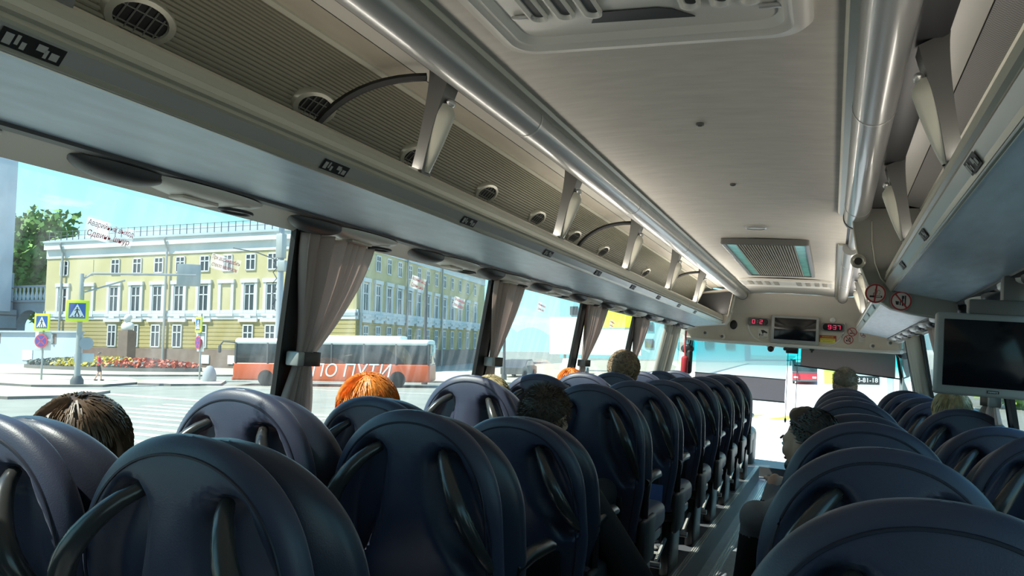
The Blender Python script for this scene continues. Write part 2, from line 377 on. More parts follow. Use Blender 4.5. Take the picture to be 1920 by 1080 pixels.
# ------------------------------------------------------------------ overhead racks
CL = []   # curve of rack back and top
def rackcurve(n=60):
    P = []
    for i in range(n + 1):
        t = i / n; a = t * PI / 2
        P.append((0.80 + 0.255 * math.cos(a) ** 0.8 if i < n else 0.80, 0.45 + 0.315 * math.sin(a) ** 0.9))
    return P
def make_rack(s, y0, y1, label, brks, vents, nums, textured):
    t = thing('luggage_rack', label, 'luggage rack', (s * 0.9, y0, 0.36))
    W_ = lambda b, n, m, smooth=38: b.build(n, m, t, world=True, smooth=smooth)
    b = MB()
    up = [(0.694, 0.376), (0.78, 0.364), (0.88, 0.348), (0.965, 0.333), (0.965, 0.345), (0.88, 0.36), (0.78, 0.376), (0.694, 0.388)]
    b.ext(up, y0, y1, sx=s); W_(b, 'underside_panel', 'blue')
    b = MB(); b.ext([(0.964, 0.325), (0.985, 0.322), (0.985, 0.35), (0.964, 0.352)], y0, y1, sx=s); W_(b, 'edge_seal', 'darkgrey')
    b = MB()
    rp_ = [(0.700, 0.370), (0.690, 0.372), (0.672, 0.402), (0.670, 0.412), (0.672, 0.420), (0.664, 0.424), (0.664, 0.432), (0.668, 0.434), (0.666, 0.446), (0.670, 0.448), (0.669, 0.460), (0.674, 0.462), (0.676, 0.472), (0.686, 0.481), (0.70, 0.484), (0.715, 0.480), (0.724, 0.470), (0.724, 0.40), (0.716, 0.385)]
    b.ext(rp_[:1] + rp_[2:4] + [(0.70, 0.41)], y0, y1, sx=s, m=1)
    b.ext(rp_, y0, y1, sx=s, m=0); W_(b, 'front_rail', ['rail', 'silver'], 25)
    b = MB(); b.ext([(0.693, 0.3695), (0.668, 0.404), (0.672, 0.406), (0.697, 0.3715)], y0, y1, sx=s); W_(b, 'number_strip', 'silver')
    b = MB(); b.ext([(0.72, 0.405), (1.06, 0.385), (1.06, 0.39), (0.72, 0.41)], y0, y1, sx=s); W_(b, 'shelf_floor', 'darkgrey')
    b = MB(); C = rackcurve()
    if textured:
        b.ext([(1.055, 0.388)] + C, y0, y1, closed=False, sx=s, m=0)
        for k in range(-1, int((y1 - y0) / 0.62)):
            yy = 2.28 + 0.62 * k
            if y0 < yy < y1: b.ext([(q[0] - 0.012, q[1] - 0.012) for q in C[4:58]] , yy, yy + 0.05, closed=False, sx=s, m=1)
        W_(b, 'rack_lining', ['weave', 'bracket'])
    else:
        P = [(1.055, 0.388)]
        L = 34
        for i in range(L):
            for q, off in ((0.0, 0), (0.55, 0), (0.62, 0.006), (0.93, 0.006)):
                f = (i + q) / L * 60; k = int(f); g = f - k
                a, c2 = C[k], C[min(k + 1, 60)]
                px = a[0] + (c2[0] - a[0]) * g; pz = a[1] + (c2[1] - a[1]) * g
                nx, nzz = (px - 0.80), (pz - 0.45); ln = math.hypot(nx, nzz) + 1e-6
                P.append((px + off * nx / ln, pz + off * nzz / ln))
        b.ext(P, y0, y1, closed=False, sx=s); W_(b, 'rack_lining', 'rib', 20)
    b = MB(); b.ext([(0.815, 0.752), (0.800, 0.757), (0.80, 0.775), (0.815, 0.775)], y0, y1, sx=s); W_(b, 'cover_strip', 'rail')
    b = MB(); b.ext([(0.800, 0.764), (0.735, 0.778), (0.735, 0.79), (0.80, 0.78)], y0, y1, sx=s); W_(b, 'lining_band', 'weave' if textured else 'brown')
    b = MB(); b.ext([(0.732, 0.779), (0.668, 0.783), (0.668, 0.795), (0.732, 0.795)], y0, y1, sx=s); W_(b, 'lamp_strip', 'lightstrip')
    b = MB(); b.ext([(0.668, 0.772), (0.655, 0.765), (0.585, 0.762), (0.50, 0.775), (0.50, 0.80), (0.668, 0.80)], y0, y1, sx=s); W_(b, 'rail_channel', 'darkgrey')
    # hand-grip supports
    for y in brks:
        b = MB(); n = 14; h = 0.075
        def cen(u): return (0.625 + 0.060 * u ** 1.6 + 0.012 * math.sin(PI * u), 0.765 - 0.285 * u)
        def wid(u): return 0.062 - 0.030 * u ** 0.8 - 0.010 * math.sin(PI * u)
        vs = []
        for i in range(n + 1):
            u = i / n; cx, cz = cen(u); w = wid(u); hh = h * (1 - 0.25 * u)
            for (a, d) in ((-1, -1), (-1, 1), (1, 1), (1, -1)):
                vs.append((s * (cx + (w * 0.75 if a > 0 else -w * 0.30)), y + d * hh / 2, cz + a * w * 0.25))
        fs = []
        for i in range(n):
            for k in range(4): fs.append((i * 4 + k, i * 4 + (k + 1) % 4, (i + 1) * 4 + (k + 1) % 4, (i + 1) * 4 + k))
        fs += [(0, 1, 2, 3), (n * 4, n * 4 + 1, n * 4 + 2, n * 4 + 3)]
        b.add(vs, fs)
        br = W_(b, 'support_bracket', 'bracket', 50)
        g = MB(); vs = []; n2 = 16
        for i in range(n2 + 1):
            u = 0.26 + 0.72 * i / n2; cx, cz = cen(u); w = wid(u); v = (1 - (i / n2) ** 2.2) * min(1.0, 0.25 + i / n2 * 5)
            hh = h * (1 - 0.25 * u) * (0.5 + 0.42 * v); bl = 0.006 + 0.034 * v
            for k in range(7):
                q = -1 + 2 * k / 6
                vs.append((s * (cx - w * 0.30 - bl * (1 - abs(q) ** 3) + (0.006 if abs(q) > 0.9 else 0)), y + q * hh / 2 * 1.08, cz - w * 0.25))
        fs = [(i * 7 + k, i * 7 + k + 1, (i + 1) * 7 + k + 1, (i + 1) * 7 + k) for i in range(n2) for k in range(6)]
        g.add(vs, fs)
        o = g.build('grip_pad', 'ivory', br); o.data.transform(Matrix.Translation(-ORG[t.name]))
        g = MB(); cx, cz = cen(0.27); g.ell((s * (cx - 0.030), y, cz - 0.004), (0.012, 0.022, 0.012), nu=10, nv=6)
        o = g.build('end_cap', 'silver', br); o.data.transform(Matrix.Translation(-ORG[t.name]))
    for y in vents:
        b = MB()
        c = Vector((s * 1.010, y * 1.09, 0.658)); q = Matrix.Rotation(s * R_(47), 3, 'Y')
        def P3(lx, ly, lz): return c + q @ Vector((lx, ly, lz))
        # oval housing facing the aisle
        L = 28; rg_ = [(1.0, 0.02), (1.0, -0.004), (0.93, -0.012), (0.74, -0.014), (0.72, -0.008)]
        vs = []
        for (r, d) in rg_:
            for k in range(L):
                a = 2 * PI * k / L; vs.append(P3(0.056 * r * math.cos(a), 0.100 * r * math.sin(a), d))
        fs = [(i * L + k, i * L + (k + 1) % L, (i + 1) * L + (k + 1) % L, (i + 1) * L + k) for i in range(len(rg_) - 1) for k in range(L)]
        b.add(vs, fs); v = W_(b, 'air_vent', 'rail')
        g = MB(); vs = [P3(0.042 * math.cos(2 * PI * k / L), 0.073 * math.sin(2 * PI * k / L), -0.006) for k in range(L)]
        g.add(vs, [tuple(range(L))], 0)
        for k in range(-2, 3):
            hw = 0.039 * math.sqrt(max(0, 1 - (k * 0.03 / 0.08) ** 2))
            g.tube([P3(-hw, k * 0.026, -0.0085), P3(hw, k * 0.026, -0.0085)], 0.0022, 5, 1)
        for k in (-0.5, 0.5): g.tube([P3(k * 0.036, -0.068, -0.0085), P3(k * 0.036, 0.068, -0.0085)], 0.0018, 5, 1)
        o = g.build('grille', ['ink', 'bracket'], v); o.data.transform(Matrix.Translation(-ORG[t.name]))
    for y in nums:
        xa = Vector((0, 1, 0)) * (1 if s < 0 else -1)
        nrm = Vector((-s * 0.80, 0, -0.58)); ya = nrm.cross(xa) if s < 0 else nrm.cross(xa)
        c = Vector((s * 0.6785, y, 0.3895)) + nrm * 0.003
        b = MB(); mw = basis(xa, ya, c)
        def q(a0, a1, d0, d1, h, m): b.box((0, 0, 0), (1, 1, 1), m); n0 = len(b.v) - 8; 
        def pl(a0, a1, d0, d1, m, h=0.0):
            b.add([mw @ Vector(p) for p in ((a0, d0, h), (a1, d0, h), (a1, d1, h), (a0, d1, h))], [(0, 1, 2, 3)], m)
        pl(-0.052, 0.052, -0.014, 0.014, 0)
        for (a, d, e_, f_) in ((-0.045, -0.032, -0.010, 0.008), (-0.028, -0.022, -0.006, 0.010), (-0.018, -0.010, -0.010, 0.002), (0.006, 0.022, -0.002, 0.009), (0.020, 0.026, -0.010, 0.004), (0.030, 0.044, -0.009, 0.003)):
            pl(a, d, e_, f_, 1, 0.0012)
        o = b.build('seat_number_plate', ['ink', 'gink'], t, world=True, smooth=0)
    return t
rackL = make_rack(-1, Y0, 8.95, 'long overhead luggage rack above the left windows with ribbed olive lining', [-0.4, 0.84, 2.05, 3.33, 4.58, 5.88, 7.15], [0.58, 1.18, 1.775, 2.345, 2.95, 3.55, 4.14, 4.74, 5.34, 5.95], [0.03, 0.81, 1.60, 2.37, 3.17, 3.95, 4.73, 5.5, 6.3, 7.1], False)
rackR = make_rack(1, Y0, 4.10, 'overhead luggage rack above the right windows, ending at the grey divider', [-0.4, 0.85, 2.03, 3.22], [], [0.85, 1.64, 2.49, 3.22], True)
rackF = make_rack(1, 4.22, 9.0, 'shorter overhead luggage rack beyond the grey divider on the right', [5.0, 6.3, 7.6], [], [4.6, 5.4, 6.2, 7.0], True)
# dark cables hanging in the left rack
for k, (ya, lab) in enumerate(((1.98, 'black curved strap on the rack lining at the nearest left bracket'), (4.50, 'black curved strap on the rack lining at the third left bracket'), (7.1, 'black curved strap on the rack lining near the front cabinet'))):
    b = MB(); pts = [(-0.66 - 0.24 * math.sin(u * PI / 2) - 0.07 * u, ya - 0.17 * u, 0.742 - 0.04 * u - 0.26 * u ** 2.2) for u in [i / 12 for i in range(13)]]
    b.tube(pts, 0.012, 6, flat=1.0); tag(b.build('strap', 'rubber', org=pts[0]), lab, 'strap', 'straps in the left luggage rack')
# ceiling tubes
def ctube(x, y0, y1, r, label, cap=True):
    b = MB(); n = 24
    b.tube([(x, y0, 0.752), (x, y1, 0.752)], r, n)
    t = thing('ceiling_tube', label, 'ceiling rail', (x, y0, 0.752), 'glossy ceiling tubes')
    b.build('tube', 'tube', t, world=True)
    for k in range(int((y1 - y0) / 1.5) + 1):
        yy = y0 + 0.75 + 1.5 * k
        if yy < y1:
            b = MB(); b.tube([(x, yy, 0.752), (x, yy + 0.012, 0.752)], r + 0.0015, n); b.build('joint_ring', 'silver', t, world=True)
    b = MB(); b.tube([(x, y1 - 0.03, 0.752), (x, y1 + 0.01, 0.752)], r + 0.004, n); b.build('end_cap', 'bracket', t, world=True)
    b = MB(); sx = 1 if x < 0 else -1
    b.ext([(x + sx * (r - 0.02), 0.784), (x + sx * (r - 0.004), 0.764), (x + sx * (r + 0.020), 0.766), (x + sx * (r + 0.028), 0.776), (x + sx * (r + 0.028), 0.79), (x + sx * (r - 0.02), 0.79)], y0, y1); b.build('edge_bead', 'rail', t, world=True)
ctube(-0.535, Y0, 9.50, 0.058, 'long glossy grey tube along the left edge of the ceiling')
ctube(0.535, Y0, 4.32, 0.058, 'long glossy grey tube along the right edge of the ceiling')
ctube(0.530, 5.40, 9.5, 0.047, 'shorter glossy tube on the right ceiling edge toward the front')
b = MB(); b.tube([(0.545, 4.3, 0.765), (0.545, 5.42, 0.765)], 0.03, 16); tag(b.build('exposed_pipe', 'tube', org=(0.545, 4.3, 0.765)), 'thin bare pipe between the two right ceiling tubes', 'pipe')

# ------------------------------------------------------------------ seats
def prof_w(z, Wm, zt, zd, p=2.15):
    w = Wm * (0.86 + 0.14 * sm(0.36, 0.62, z))
    if z > zd:
        q = min(1, (z - zd) / (zt - zd)); w *= max(0, 1 - q ** p) ** (1 / p)
    return w
ZT = 1.005; ZD = 0.750
def yc(z): return (ZT - z) * 0.20 + 0.03 * sm(0.75, 1.0, z)
def rear_y(x, z, Wm=0.229):
    w = prof_w(z, Wm, ZT, ZD); q = 1 - min(1, abs(x / max(w, 1e-4))) ** 3
    dz = 0.055 * (1 if z < ZD else max(0.0, 1 - ((z - ZD) / (ZT - ZD)) ** 3) ** 0.4)
    return yc(z) - dz * max(0, q) ** (1 / 3)
def recess(x, z):
    d = 0
    A = Vector((0.098, ZT - 0.120)); B = Vector((0.172, ZT - 0.37)); P = Vector((abs(x), z))
    t = max(0, min(1, (P - A).dot(B - A) / (B - A).length_squared)); c = A + (B - A) * t
    r = 0.050 + 0.026 * math.sin(PI * t) - 0.006 * t
    dist = (P - c).length / r
    return 0.055 * (1 - sm(0.45, 1.0, dist))
def loft(b, Wm, zt, zd, dR, dF, ycf, n=84, rec=False, wing=0):
    rows = [0.36 + (zd - 0.36) * i / 30 for i in range(30)] + [zd + (zt - zd) * math.sin(i / 26 * PI / 2) for i in range(26)]
    vs = []; fs = []
    for z in rows:
        w = prof_w(z, Wm, zt, zd); q = 0 if z < zd else (z - zd) / (zt - zd); k = max(0.02, 1 - q ** 3) ** 0.4
        for i in range(n):
            a = 2 * PI * i / n; c, s_ = math.cos(a), math.sin(a)
            x = w * math.copysign(abs(c) ** (2 / 3), c); d = dR if s_ > 0 else dF
            y = ycf(z) - d * k * math.copysign(abs(s_) ** (2 / 3), s_) + wing * abs(x / Wm) ** 3
            if rec and s_ > 0: y += recess(x, z) * min(1, k * 1.2)
            vs.append((x, y, z))
    L = len(rows); vs.append((0, ycf(zt), zt))
    for j in range(L - 1):
        for i in range(n): fs.append((j * n + i, j * n + (i + 1) % n, (j + 1) * n + (i + 1) % n, (j + 1) * n + i))
    for i in range(n): fs.append(((L - 1) * n + i, (L - 1) * n + (i + 1) % n, L * n))
    fs.append(tuple(range(n))[::-1]); b.add(vs, fs)
PIV = Vector((0, 0.13, 0.42))
def make_seat():
    t = thing('coach_seat', 'seat', 'seat')
    b = MB(); loft(b, 0.229, ZT, ZD, 0.055, 0.02, yc, rec=True)
    back = b.build('backrest', 'leather', t, org=PIV, smooth=60); back.location = PIV
    def sub(b, nm, m, smooth=60): return b.build(nm, m, back, org=PIV, smooth=smooth)
    b = MB(); loft(b, 0.231, ZT - 0.022, ZD - 0.02, 0.055, 0.06, lambda z: yc(z) + 0.078, wing=0.055); sub(b, 'back_cushion', 'leather2')
    b = MB(); pts = []
    zs = [0.40 + (ZD - 0.40) * i / 14 for i in range(14)] + [ZD + (ZT - 0.028 - ZD) * math.sin(i / 24 * PI / 2) for i in range(25)]
    half = []
    for z in zs:
        zz = min(z, ZT - 0.028); w = prof_w(zz, 0.229 - 0.028, ZT - 0.028, ZD)
        half.append((w, rear_y(w, min(zz, ZT - 0.004)) - 0.0005, zz))
    pts = half + [(-p[0], p[1], p[2]) for p in reversed(half[:-1])]
    b.tube(pts, 0.0028, 5); sub(b, 'seam_piping', 'piping')
    for s in (-1, 1):
        b = MB(); P = []
        n = 14
        for i in range(n + 1):
            u = i / n; x = 0.085 + 0.118 * math.sin(u * PI / 2) ** 0.9; z = ZT - 0.095 - 0.275 * u ** 1.15
            y = rear_y(x, z) + 0.020 - 0.076 * math.sin(PI * min(1, u * 1.02)) ** 0.75
            P.append((s * x, y, z))
        b.tube(P, [0.013 + 0.008 * math.sin(PI * i / n) for i in range(n + 1)], 10); sub(b, 'grab_handle', 'handle')
    b = MB(); b.rbox((0, rear_y(0, 0.50) + 0.004, 0.48), (0.30, 0.02, 0.20), 0.008); sub(b, 'magazine_pocket', 'blackpl')
    b = MB(); b.rbox((0, 0.40, 0.40), (0.455, 0.47, 0.125), 0.045, 4); b.build('seat_cushion', 'leather', t)
    b = MB(); b.rbox((0, 0.40, 0.315), (0.42, 0.42, 0.05), 0.012); b.build('seat_frame', 'blackpl', t)
    for s in (-1, 1):
        b = MB(); b.rbox((s * 0.16, 0.38, 0.15), (0.05, 0.30, 0.30), 0.012); b.build('leg', 'blackpl', t)
        b = MB(); b.tube([(s * 0.212, 0.17, 0.60), (s * 0.212, 0.28, 0.615), (s * 0.212, 0.42, 0.612), (s * 0.212, 0.47, 0.60)], [0.018, 0.022, 0.022, 0.014], 10); b.tube([(s * 0.212, 0.19, 0.60), (s * 0.212, 0.20, 0.42)], 0.016, 8)
        a = b.build('armrest', 'blackpl', t)
        b = MB(); b.rbox((s * 0.219, 0.24, 0.35), (0.03, 0.24, 0.20), 0.014, 3); b.build('side_cover', 'darkgrey', t)
    b = MB(); b.tube([(-0.19, -0.02, 0.12), (0.19, -0.02, 0.12)], 0.016, 8)
    b.tube([(-0.16, -0.02, 0.12), (-0.16, 0.25, 0.20)], 0.010, 6); b.tube([(0.16, -0.02, 0.12), (0.16, 0.25, 0.20)], 0.010, 6)
    b.build('footrest', 'silver', t)
    return t
proto = make_seat(); first = [True]
def place_seat(x, y, rec, zs, label, group):
    o = proto if first[0] else copy_tree(proto)
    first[0] = False
    o.location = (x, y, PZ); o.scale = (1, 1, zs); o['label'] = label; o['group'] = group
    for c in kids(o):
        if c.name.startswith('backrest'): c.rotation_euler.x = R_(rec)
    return o
ORD = ['nearest', 'second', 'third', 'fourth', 'fifth', 'sixth', 'seventh', 'eighth', 'ninth', 'tenth', 'eleventh']
LY = [1.02, 1.74, 2.47, 3.25, 4.03, 4.81, 5.59, 6.37, 7.15, 7.93]
LR = [(5, 0.975), (4, 0.975), (11, 0.94), (0, 1), (0, 1), (3, 1), (0, 1), (2, 1), (0, 1), (0, 1)]
for k, y in enumerate(LY):
    place_seat(-0.47, y, LR[k][0], LR[k][1], 'navy leather coach seat, %s in the left column beside the aisle' % ORD[k], 'left aisle seats')
WR = [(6, 0.965), (3, 0.985), (8, 0.955), (0, 1), (1, 1), (0, 1), (2, 1), (0, 1), (0, 1), (0, 1)]
WY = [1.03, 1.66, 2.35, 3.04, 3.88, 4.66, 5.44, 6.22, 7.00, 7.78]
for k, y in enumerate(WY):
    place_seat(-0.935, y, WR[k][0], WR[k][1], 'navy leather coach seat, %s in the left column beside the windows' % ORD[k], 'left window seats')
RY = [0.97, 1.67, 2.43, 3.05, 3.98, 4.76, 5.54, 6.32]
RR = [(0, 1.01), (0, 1), (0, 1), (4, 1), (0, 1), (3, 1), (0, 1), (0, 1)]
for k, y in enumerate(RY):
    place_seat(0.56 if k else 0.575, y, RR[k][0], RR[k][1], 'navy leather coach seat, %s in the right column beside the aisle' % ORD[k], 'right aisle seats')
RWY = [1.70, 2.44, 3.30, 4.15, 4.98, 5.75, 6.5, 7.25]
for k, y in enumerate(RWY):
    place_seat(1.025, y, (0, 0, 3, 0, 0, 2, 0, 0)[k], (1, 1.02, 0.985, 1, 1, 1, 1, 1)[k], 'navy leather coach seat, %s in the right column beside the windows' % ORD[k], 'right window seats')

# ------------------------------------------------------------------ added fill lights above the rack rails, not real lamps, brightening the ceiling
for s in (-1, 1):
    for (ya, yb, pw) in (((-1.0, 3.2, 2.5), (3.2, 6.4, 4.8), (6.4, 8.9, 7.5)) if s < 0 else ((-1.0, 4.0, 2.4), (4.35, 6.6, 3.4), (6.6, 8.9, 5.5))):
        ld = bpy.data.lights.new('ceiling_fill', 'AREA'); ld.shape = 'RECTANGLE'; ld.size = 0.03; ld.size_y = yb - ya
        ld.energy = pw; ld.color = (1.0, 0.93, 0.82)
        lo = bpy.data.objects.new('ceiling_fill', ld); COL.objects.link(lo)
        lo.location = (s * 0.70, (ya + yb) / 2, 0.488)
        d = Vector((s * -0.35, 0, 1)).normalized()
        lo.rotation_euler = (-d).to_track_quat('Z', 'Y').to_euler()
        zx = -d; yy = Vector((0, 1, 0)); xx = yy.cross(zx)
        lo.matrix_world = Matrix(((xx.x, yy.x, zx.x, lo.location.x), (xx.y, yy.y, zx.y, lo.location.y), (xx.z, yy.z, zx.z, lo.location.z), (0, 0, 0, 1)))

# ------------------------------------------------------------------ ceiling fittings
def rrect(hx, hy, r, n=6):
    P = []
    for cx, cy, a0 in ((hx - r, hy - r, 0), (-hx + r, hy - r, 90), (-hx + r, -hy + r, 180), (hx - r, -hy + r, 270)):
        for k in range(n + 1):
            a = R_(a0 + 90 * k / n); P.append((cx + r * math.cos(a), cy + r * math.sin(a)))
    return P
def rings(b, c, specs, m=0, cap=True):   # stacked rounded rectangles (hx,hy,r,z)
    vs = []; L = None
    for (hx, hy, r, z) in specs:
        P = rrect(hx, hy, r); L = len(P)
        vs += [(c[0] + x, c[1] + y, c[2] + z) for x, y in P]
    fs = [(i * L + k, i * L + (k + 1) % L, (i + 1) * L + (k + 1) % L, (i + 1) * L + k) for i in range(len(specs) - 1) for k in range(L)]
    if cap: fs.append(tuple((len(specs) - 1) * L + k for k in range(L)))
    b.add(vs, fs, m)
c = (0.01, 1.40, 0.775)
t = thing('roof_hatch', 'cream roof hatch panel with slotted louvres and raised rounded frame overhead', 'roof hatch', c)
b = MB(); rings(b, c, [(0.375, 0.50, 0.08, 0.01), (0.375, 0.50, 0.08, -0.012), (0.362, 0.487, 0.075, -0.026), (0.335, 0.46, 0.06, -0.030), (0.325, 0.45, 0.055, -0.022), (0.315, 0.44, 0.05, -0.022), (0.300, 0.425, 0.05, -0.004)], cap=False); b.build('hatch_frame', 'creamlight', t, world=True)
b = MB(); rings(b, c, [(0.302, 0.427, 0.05, -0.006), (0.295, 0.42, 0.05, -0.008)]); b.build('hatch_panel', 'creamlight', t, world=True)
for x in (-0.225, -0.160, -0.095, 0.125, 0.19, 0.25):
    b = MB(); cc = (c[0] + x, 1.60, c[2] - 0.009)
    rings(b, cc, [(0.022, 0.115, 0.02, 0.0), (0.022, 0.115, 0.02, -0.010), (0.017, 0.108, 0.017, -0.011), (0.013, 0.10, 0.013, -0.003)], 0)
    b.build('louvre', 'creamlight', t, world=True)
    b = MB(); rings(b, (cc[0] + 0.004, cc[1], cc[2] - 0.0032), [(0.0135, 0.098, 0.0135, 0.0)], 0); b.build('slot', 'darkgrey', t, world=True)
b = MB(); b.ext([(-0.105, 1.755), (0.135, 1.765), (0.09, 1.715), (0.06, 1.703), (-0.06, 1.700), (-0.085, 1.712)], c[2] - 0.0095, c[2] - 0.012, axis='Z'); b.build('pull_recess', 'darkgrey', t, world=True)
for x, y in ((-0.262, 1.688), (0.292, 1.735)):
    b = MB(); b.rbox((x + 0.01, y, c[2] - 0.014), (0.055, 0.016, 0.008), 0.003)
    b.build('latch', 'silver', t, world=True)
# long air return grille
c = (0.012, 6.34, 0.79)
t = thing('ceiling_grille', 'long meshed air return grille with teal side strips in the ceiling', 'ceiling grille', c)
b = MB(); rings(b, c, [(0.275, 0.99, 0.02, 0.0), (0.275, 0.99, 0.02, -0.035), (0.262, 0.978, 0.015, -0.040), (0.248, 0.965, 0.012, -0.036), (0.248, 0.965, 0.012, -0.02)], cap=False); b.build('grille_frame', 'bracket', t, world=True)
b = MB(); b.box((c[0], c[1], c[2] - 0.022), (0.37, 1.92, 0.006))
for k in range(22): b.box((c[0] - 0.18 + 0.36 * k / 21, c[1], c[2] - 0.0285), (0.006, 1.92, 0.006), 1)
for k in range(48): b.box((c[0], c[1] - 0.94 + 1.88 * k / 47, c[2] - 0.027), (0.37, 0.008, 0.004), 1)
b.build('mesh_panel', ['darkgrey', 'brown'], t, world=True, smooth=0)
for s in (-1, 1):
    b = MB(); b.box((c[0] + s * 0.216, c[1], c[2] - 0.024), (0.062, 1.92, 0.008)); b.build('side_strip', 'teal', t, world=True, smooth=0)
# slotted vent near the front
c = (0.01, 8.15, 0.785)
t = thing('ceiling_vent', 'wide cream slotted air vent in the ceiling near the front', 'ceiling vent', c)
b = MB(); rings(b, c, [(0.43, 0.30, 0.04, 0.0), (0.43, 0.30, 0.04, -0.02), (0.415, 0.285, 0.035, -0.026), (0.40, 0.27, 0.03, -0.022), (0.39, 0.26, 0.03, -0.016)]); b.build('vent_frame', 'creamlight', t, world=True)
for x in (-0.33, -0.25, -0.17, -0.09, 0.12, 0.20, 0.28, 0.35):
    b = MB(); b.rbox((c[0] + x, c[1] - 0.03, c[2] - 0.018), (0.042, 0.34, 0.006), 0.002); b.build('slot', 'brown', t, world=True)
for (y, r, m, lab) in ((2.72, 0.014, 'bracket', 'small round ceiling stud nearest the roof hatch'), (3.70, 0.013, 'bracket', 'small round ceiling stud further forward in the middle'), ):
    b = MB(); b.lathe([(r, 0.0), (r, -0.008), (r * 0.6, -0.010), (r * 0.5, -0.002)], (0.0, y, 0.797), 16); tag(b.build('ceiling_stud', m, org=(0.0, y, 0.797)), lab, 'ceiling stud', 'ceiling studs')
t = thing('ceiling_lamp', 'small flat oval lamp in the ceiling behind the meshed grille', 'lamp', (0.0, 4.9, 0.797))
b = MB(); rings(b, (0, 4.9, 0.797), [(0.062, 0.055, 0.05, 0.0), (0.062, 0.055, 0.05, -0.010), (0.052, 0.045, 0.04, -0.014)], cap=False); b.build('rim', 'silver', t, world=True)
b = MB(); rings(b, (0, 4.9, 0.797), [(0.052, 0.045, 0.04, -0.012)]); b.build('lens', 'lightstrip', t, world=True)

# ------------------------------------------------------------------ service panels under the racks
def make_service():
    t = thing('service_panel', 'x', 'reading light panel')
    b = MB(); vs = []; fs = []; n = 16; mrow = 8
    def shell(l0, l1, hw, dp, mm, b):
        def fn(u, v):
            y = l0 + (l1 - l0) * u; q = (2 * u - 1); w = hw * max(0.0, 1 - abs(q) ** 2.6) ** 0.6 + 0.002; a = PI * v
            return (w * math.cos(a), y, 0.012 - dp * (max(0, 1 - abs(q) ** 2.4) ** 0.7) * math.sin(a) ** 0.7 - 0.002)
        b.grid(fn, 20, 10, mm)
    b = MB(); shell(-0.02, 0.40, 0.062, 0.030, 0, b); b.build('housing', 'creamlight', t)
    b = MB(); shell(-0.20, 0.06, 0.045, 0.036, 0, b); b.build('rear_cover', 'darkgrey', t)
    b = MB(); pts = [(0.032 * math.cos(2 * PI * k / 20), 0.31 + 0.052 * math.sin(2 * PI * k / 20), -0.0215) for k in range(20)]; b.tube(pts, 0.0045, 6, closed=True); b.build('nozzle_ring', 'darkgrey', t)
    b = MB(); b.rbox((0.0, 0.16, -0.021), (0.05, 0.12, 0.008), 0.003); b.build('switch_plate', 'cream', t)
    return t
sp = make_service(); fs_ = True
SL = [0.62, 1.36, 2.09, 2.81, 3.45, 4.14, 4.82, 5.5, 6.2, 6.9, 7.6, 8.3]
SR = [2.15, 2.87, 3.59, 4.3, 4.95, 5.6, 6.25, 6.9, 7.55, 8.2]
for s, L in ((-1, SL), (1, SR)):
    for k, y in enumerate(L):
        o = sp if fs_ else copy_tree(sp); fs_ = False
        o.location = (s * 1.025, y, 0.312); o.scale.x = -s
        o['label'] = 'reading light and air panel under the %s rack, %s' % ('left' if s < 0 else 'right', ('nearest the camera' if k == 0 else (ORD[k] if k < 11 else 'twelfth') + ' from the rear'))
        o['group'] = 'service panels under the %s rack' % ('left' if s < 0 else 'right')

# ------------------------------------------------------------------ curtains
def curtain(s, yt0, yt1, ytie, wtie, yb0, yb1, label, m='curtain', ztie=-0.10, zbot=-0.36, n=6, tie=True):
    t = thing('curtain', label, 'curtain', (s * 1.06, yt0, 0.29), 'window curtains')
    if s > 0 or not tie: zbot = -0.20
    rnd = random.Random(int(yt0 * 100)); ph = rnd.random() * 6
    def fn(u, v):
        z = 0.292 + (zbot - 0.292) * v
        if not tie: a, c = yt0 + (yb0 - yt0) * v, yt1 + (yb1 - yt1) * v; g = 1.0
        elif z > ztie:
            q = (0.292 - z) / (0.292 - ztie); e = sm(0, 1, q) * 0.55 + q * 0.45; e2 = q ** 1.7
            a = yt0 + (ytie - wtie / 2 - yt0) * e; c = yt1 + (ytie + wtie / 2 - yt1) * e2; g = 1 - 0.55 * q
        else:
            q = (ztie - z) / (ztie - zbot); e = 1 - (1 - q) ** 1.8
            a = ytie - wtie / 2 + (yb0 - ytie + wtie / 2) * e; c = ytie + wtie / 2 + (yb1 - ytie - wtie / 2) * e; g = 0.45 + 0.3 * q
        w = c - a; amp = min(0.028, 0.012 + 0.05 * w) * (0.7 + 0.3 * math.sin(5 * u + ph))
        k = 2 * PI * n * (u + 0.05 * math.sin(3 * u * PI + ph))
        x = s * (wx(z) - 0.034 - amp * 0.3 - amp * math.cos(k + 0.4 * v) * g)
        y = a + w * (u + 0.035 * math.sin(k) * (1 if w > 0.05 else 0.5))
        return (x, y, z + 0.004 * math.sin(k))
    b = MB(); b.grid(fn, 110, 44); o = b.build('cloth', m, t, world=True, smooth=180)
    sd = o.modifiers.new('thickness', 'SOLIDIFY'); sd.thickness = 0.0025
    if tie:
        b = MB(); pts = []
        for k in range(22):
            a = 2 * PI * k / 22
            pts.append((s * (wx(ztie) - 0.05) + 0.04 * math.cos(a), ytie + (wtie / 2 + 0.014) * math.sin(a), ztie))
        for dz in (0,):
            vs = []; 
            for p in pts:
                for zz in (-0.022, 0.022): vs.append((p[0], p[1], p[2] + zz))
            b.add(vs, [(2 * i, 2 * ((i + 1) % 22), 2 * ((i + 1) % 22) + 1, 2 * i + 1) for i in range(22)])
        o = b.build('tieback', 'tieband', t, world=True, smooth=60); sd = o.modifiers.new('thickness', 'SOLIDIFY'); sd.thickness = 0.004
        b = MB(); b.rbox((s * (wx(ztie) - 0.05), ytie - wtie / 2 - 0.022, ztie), (0.05, 0.035, 0.046), 0.006); b.build('tieback_clip', 'greyf', t, world=True)
    return t
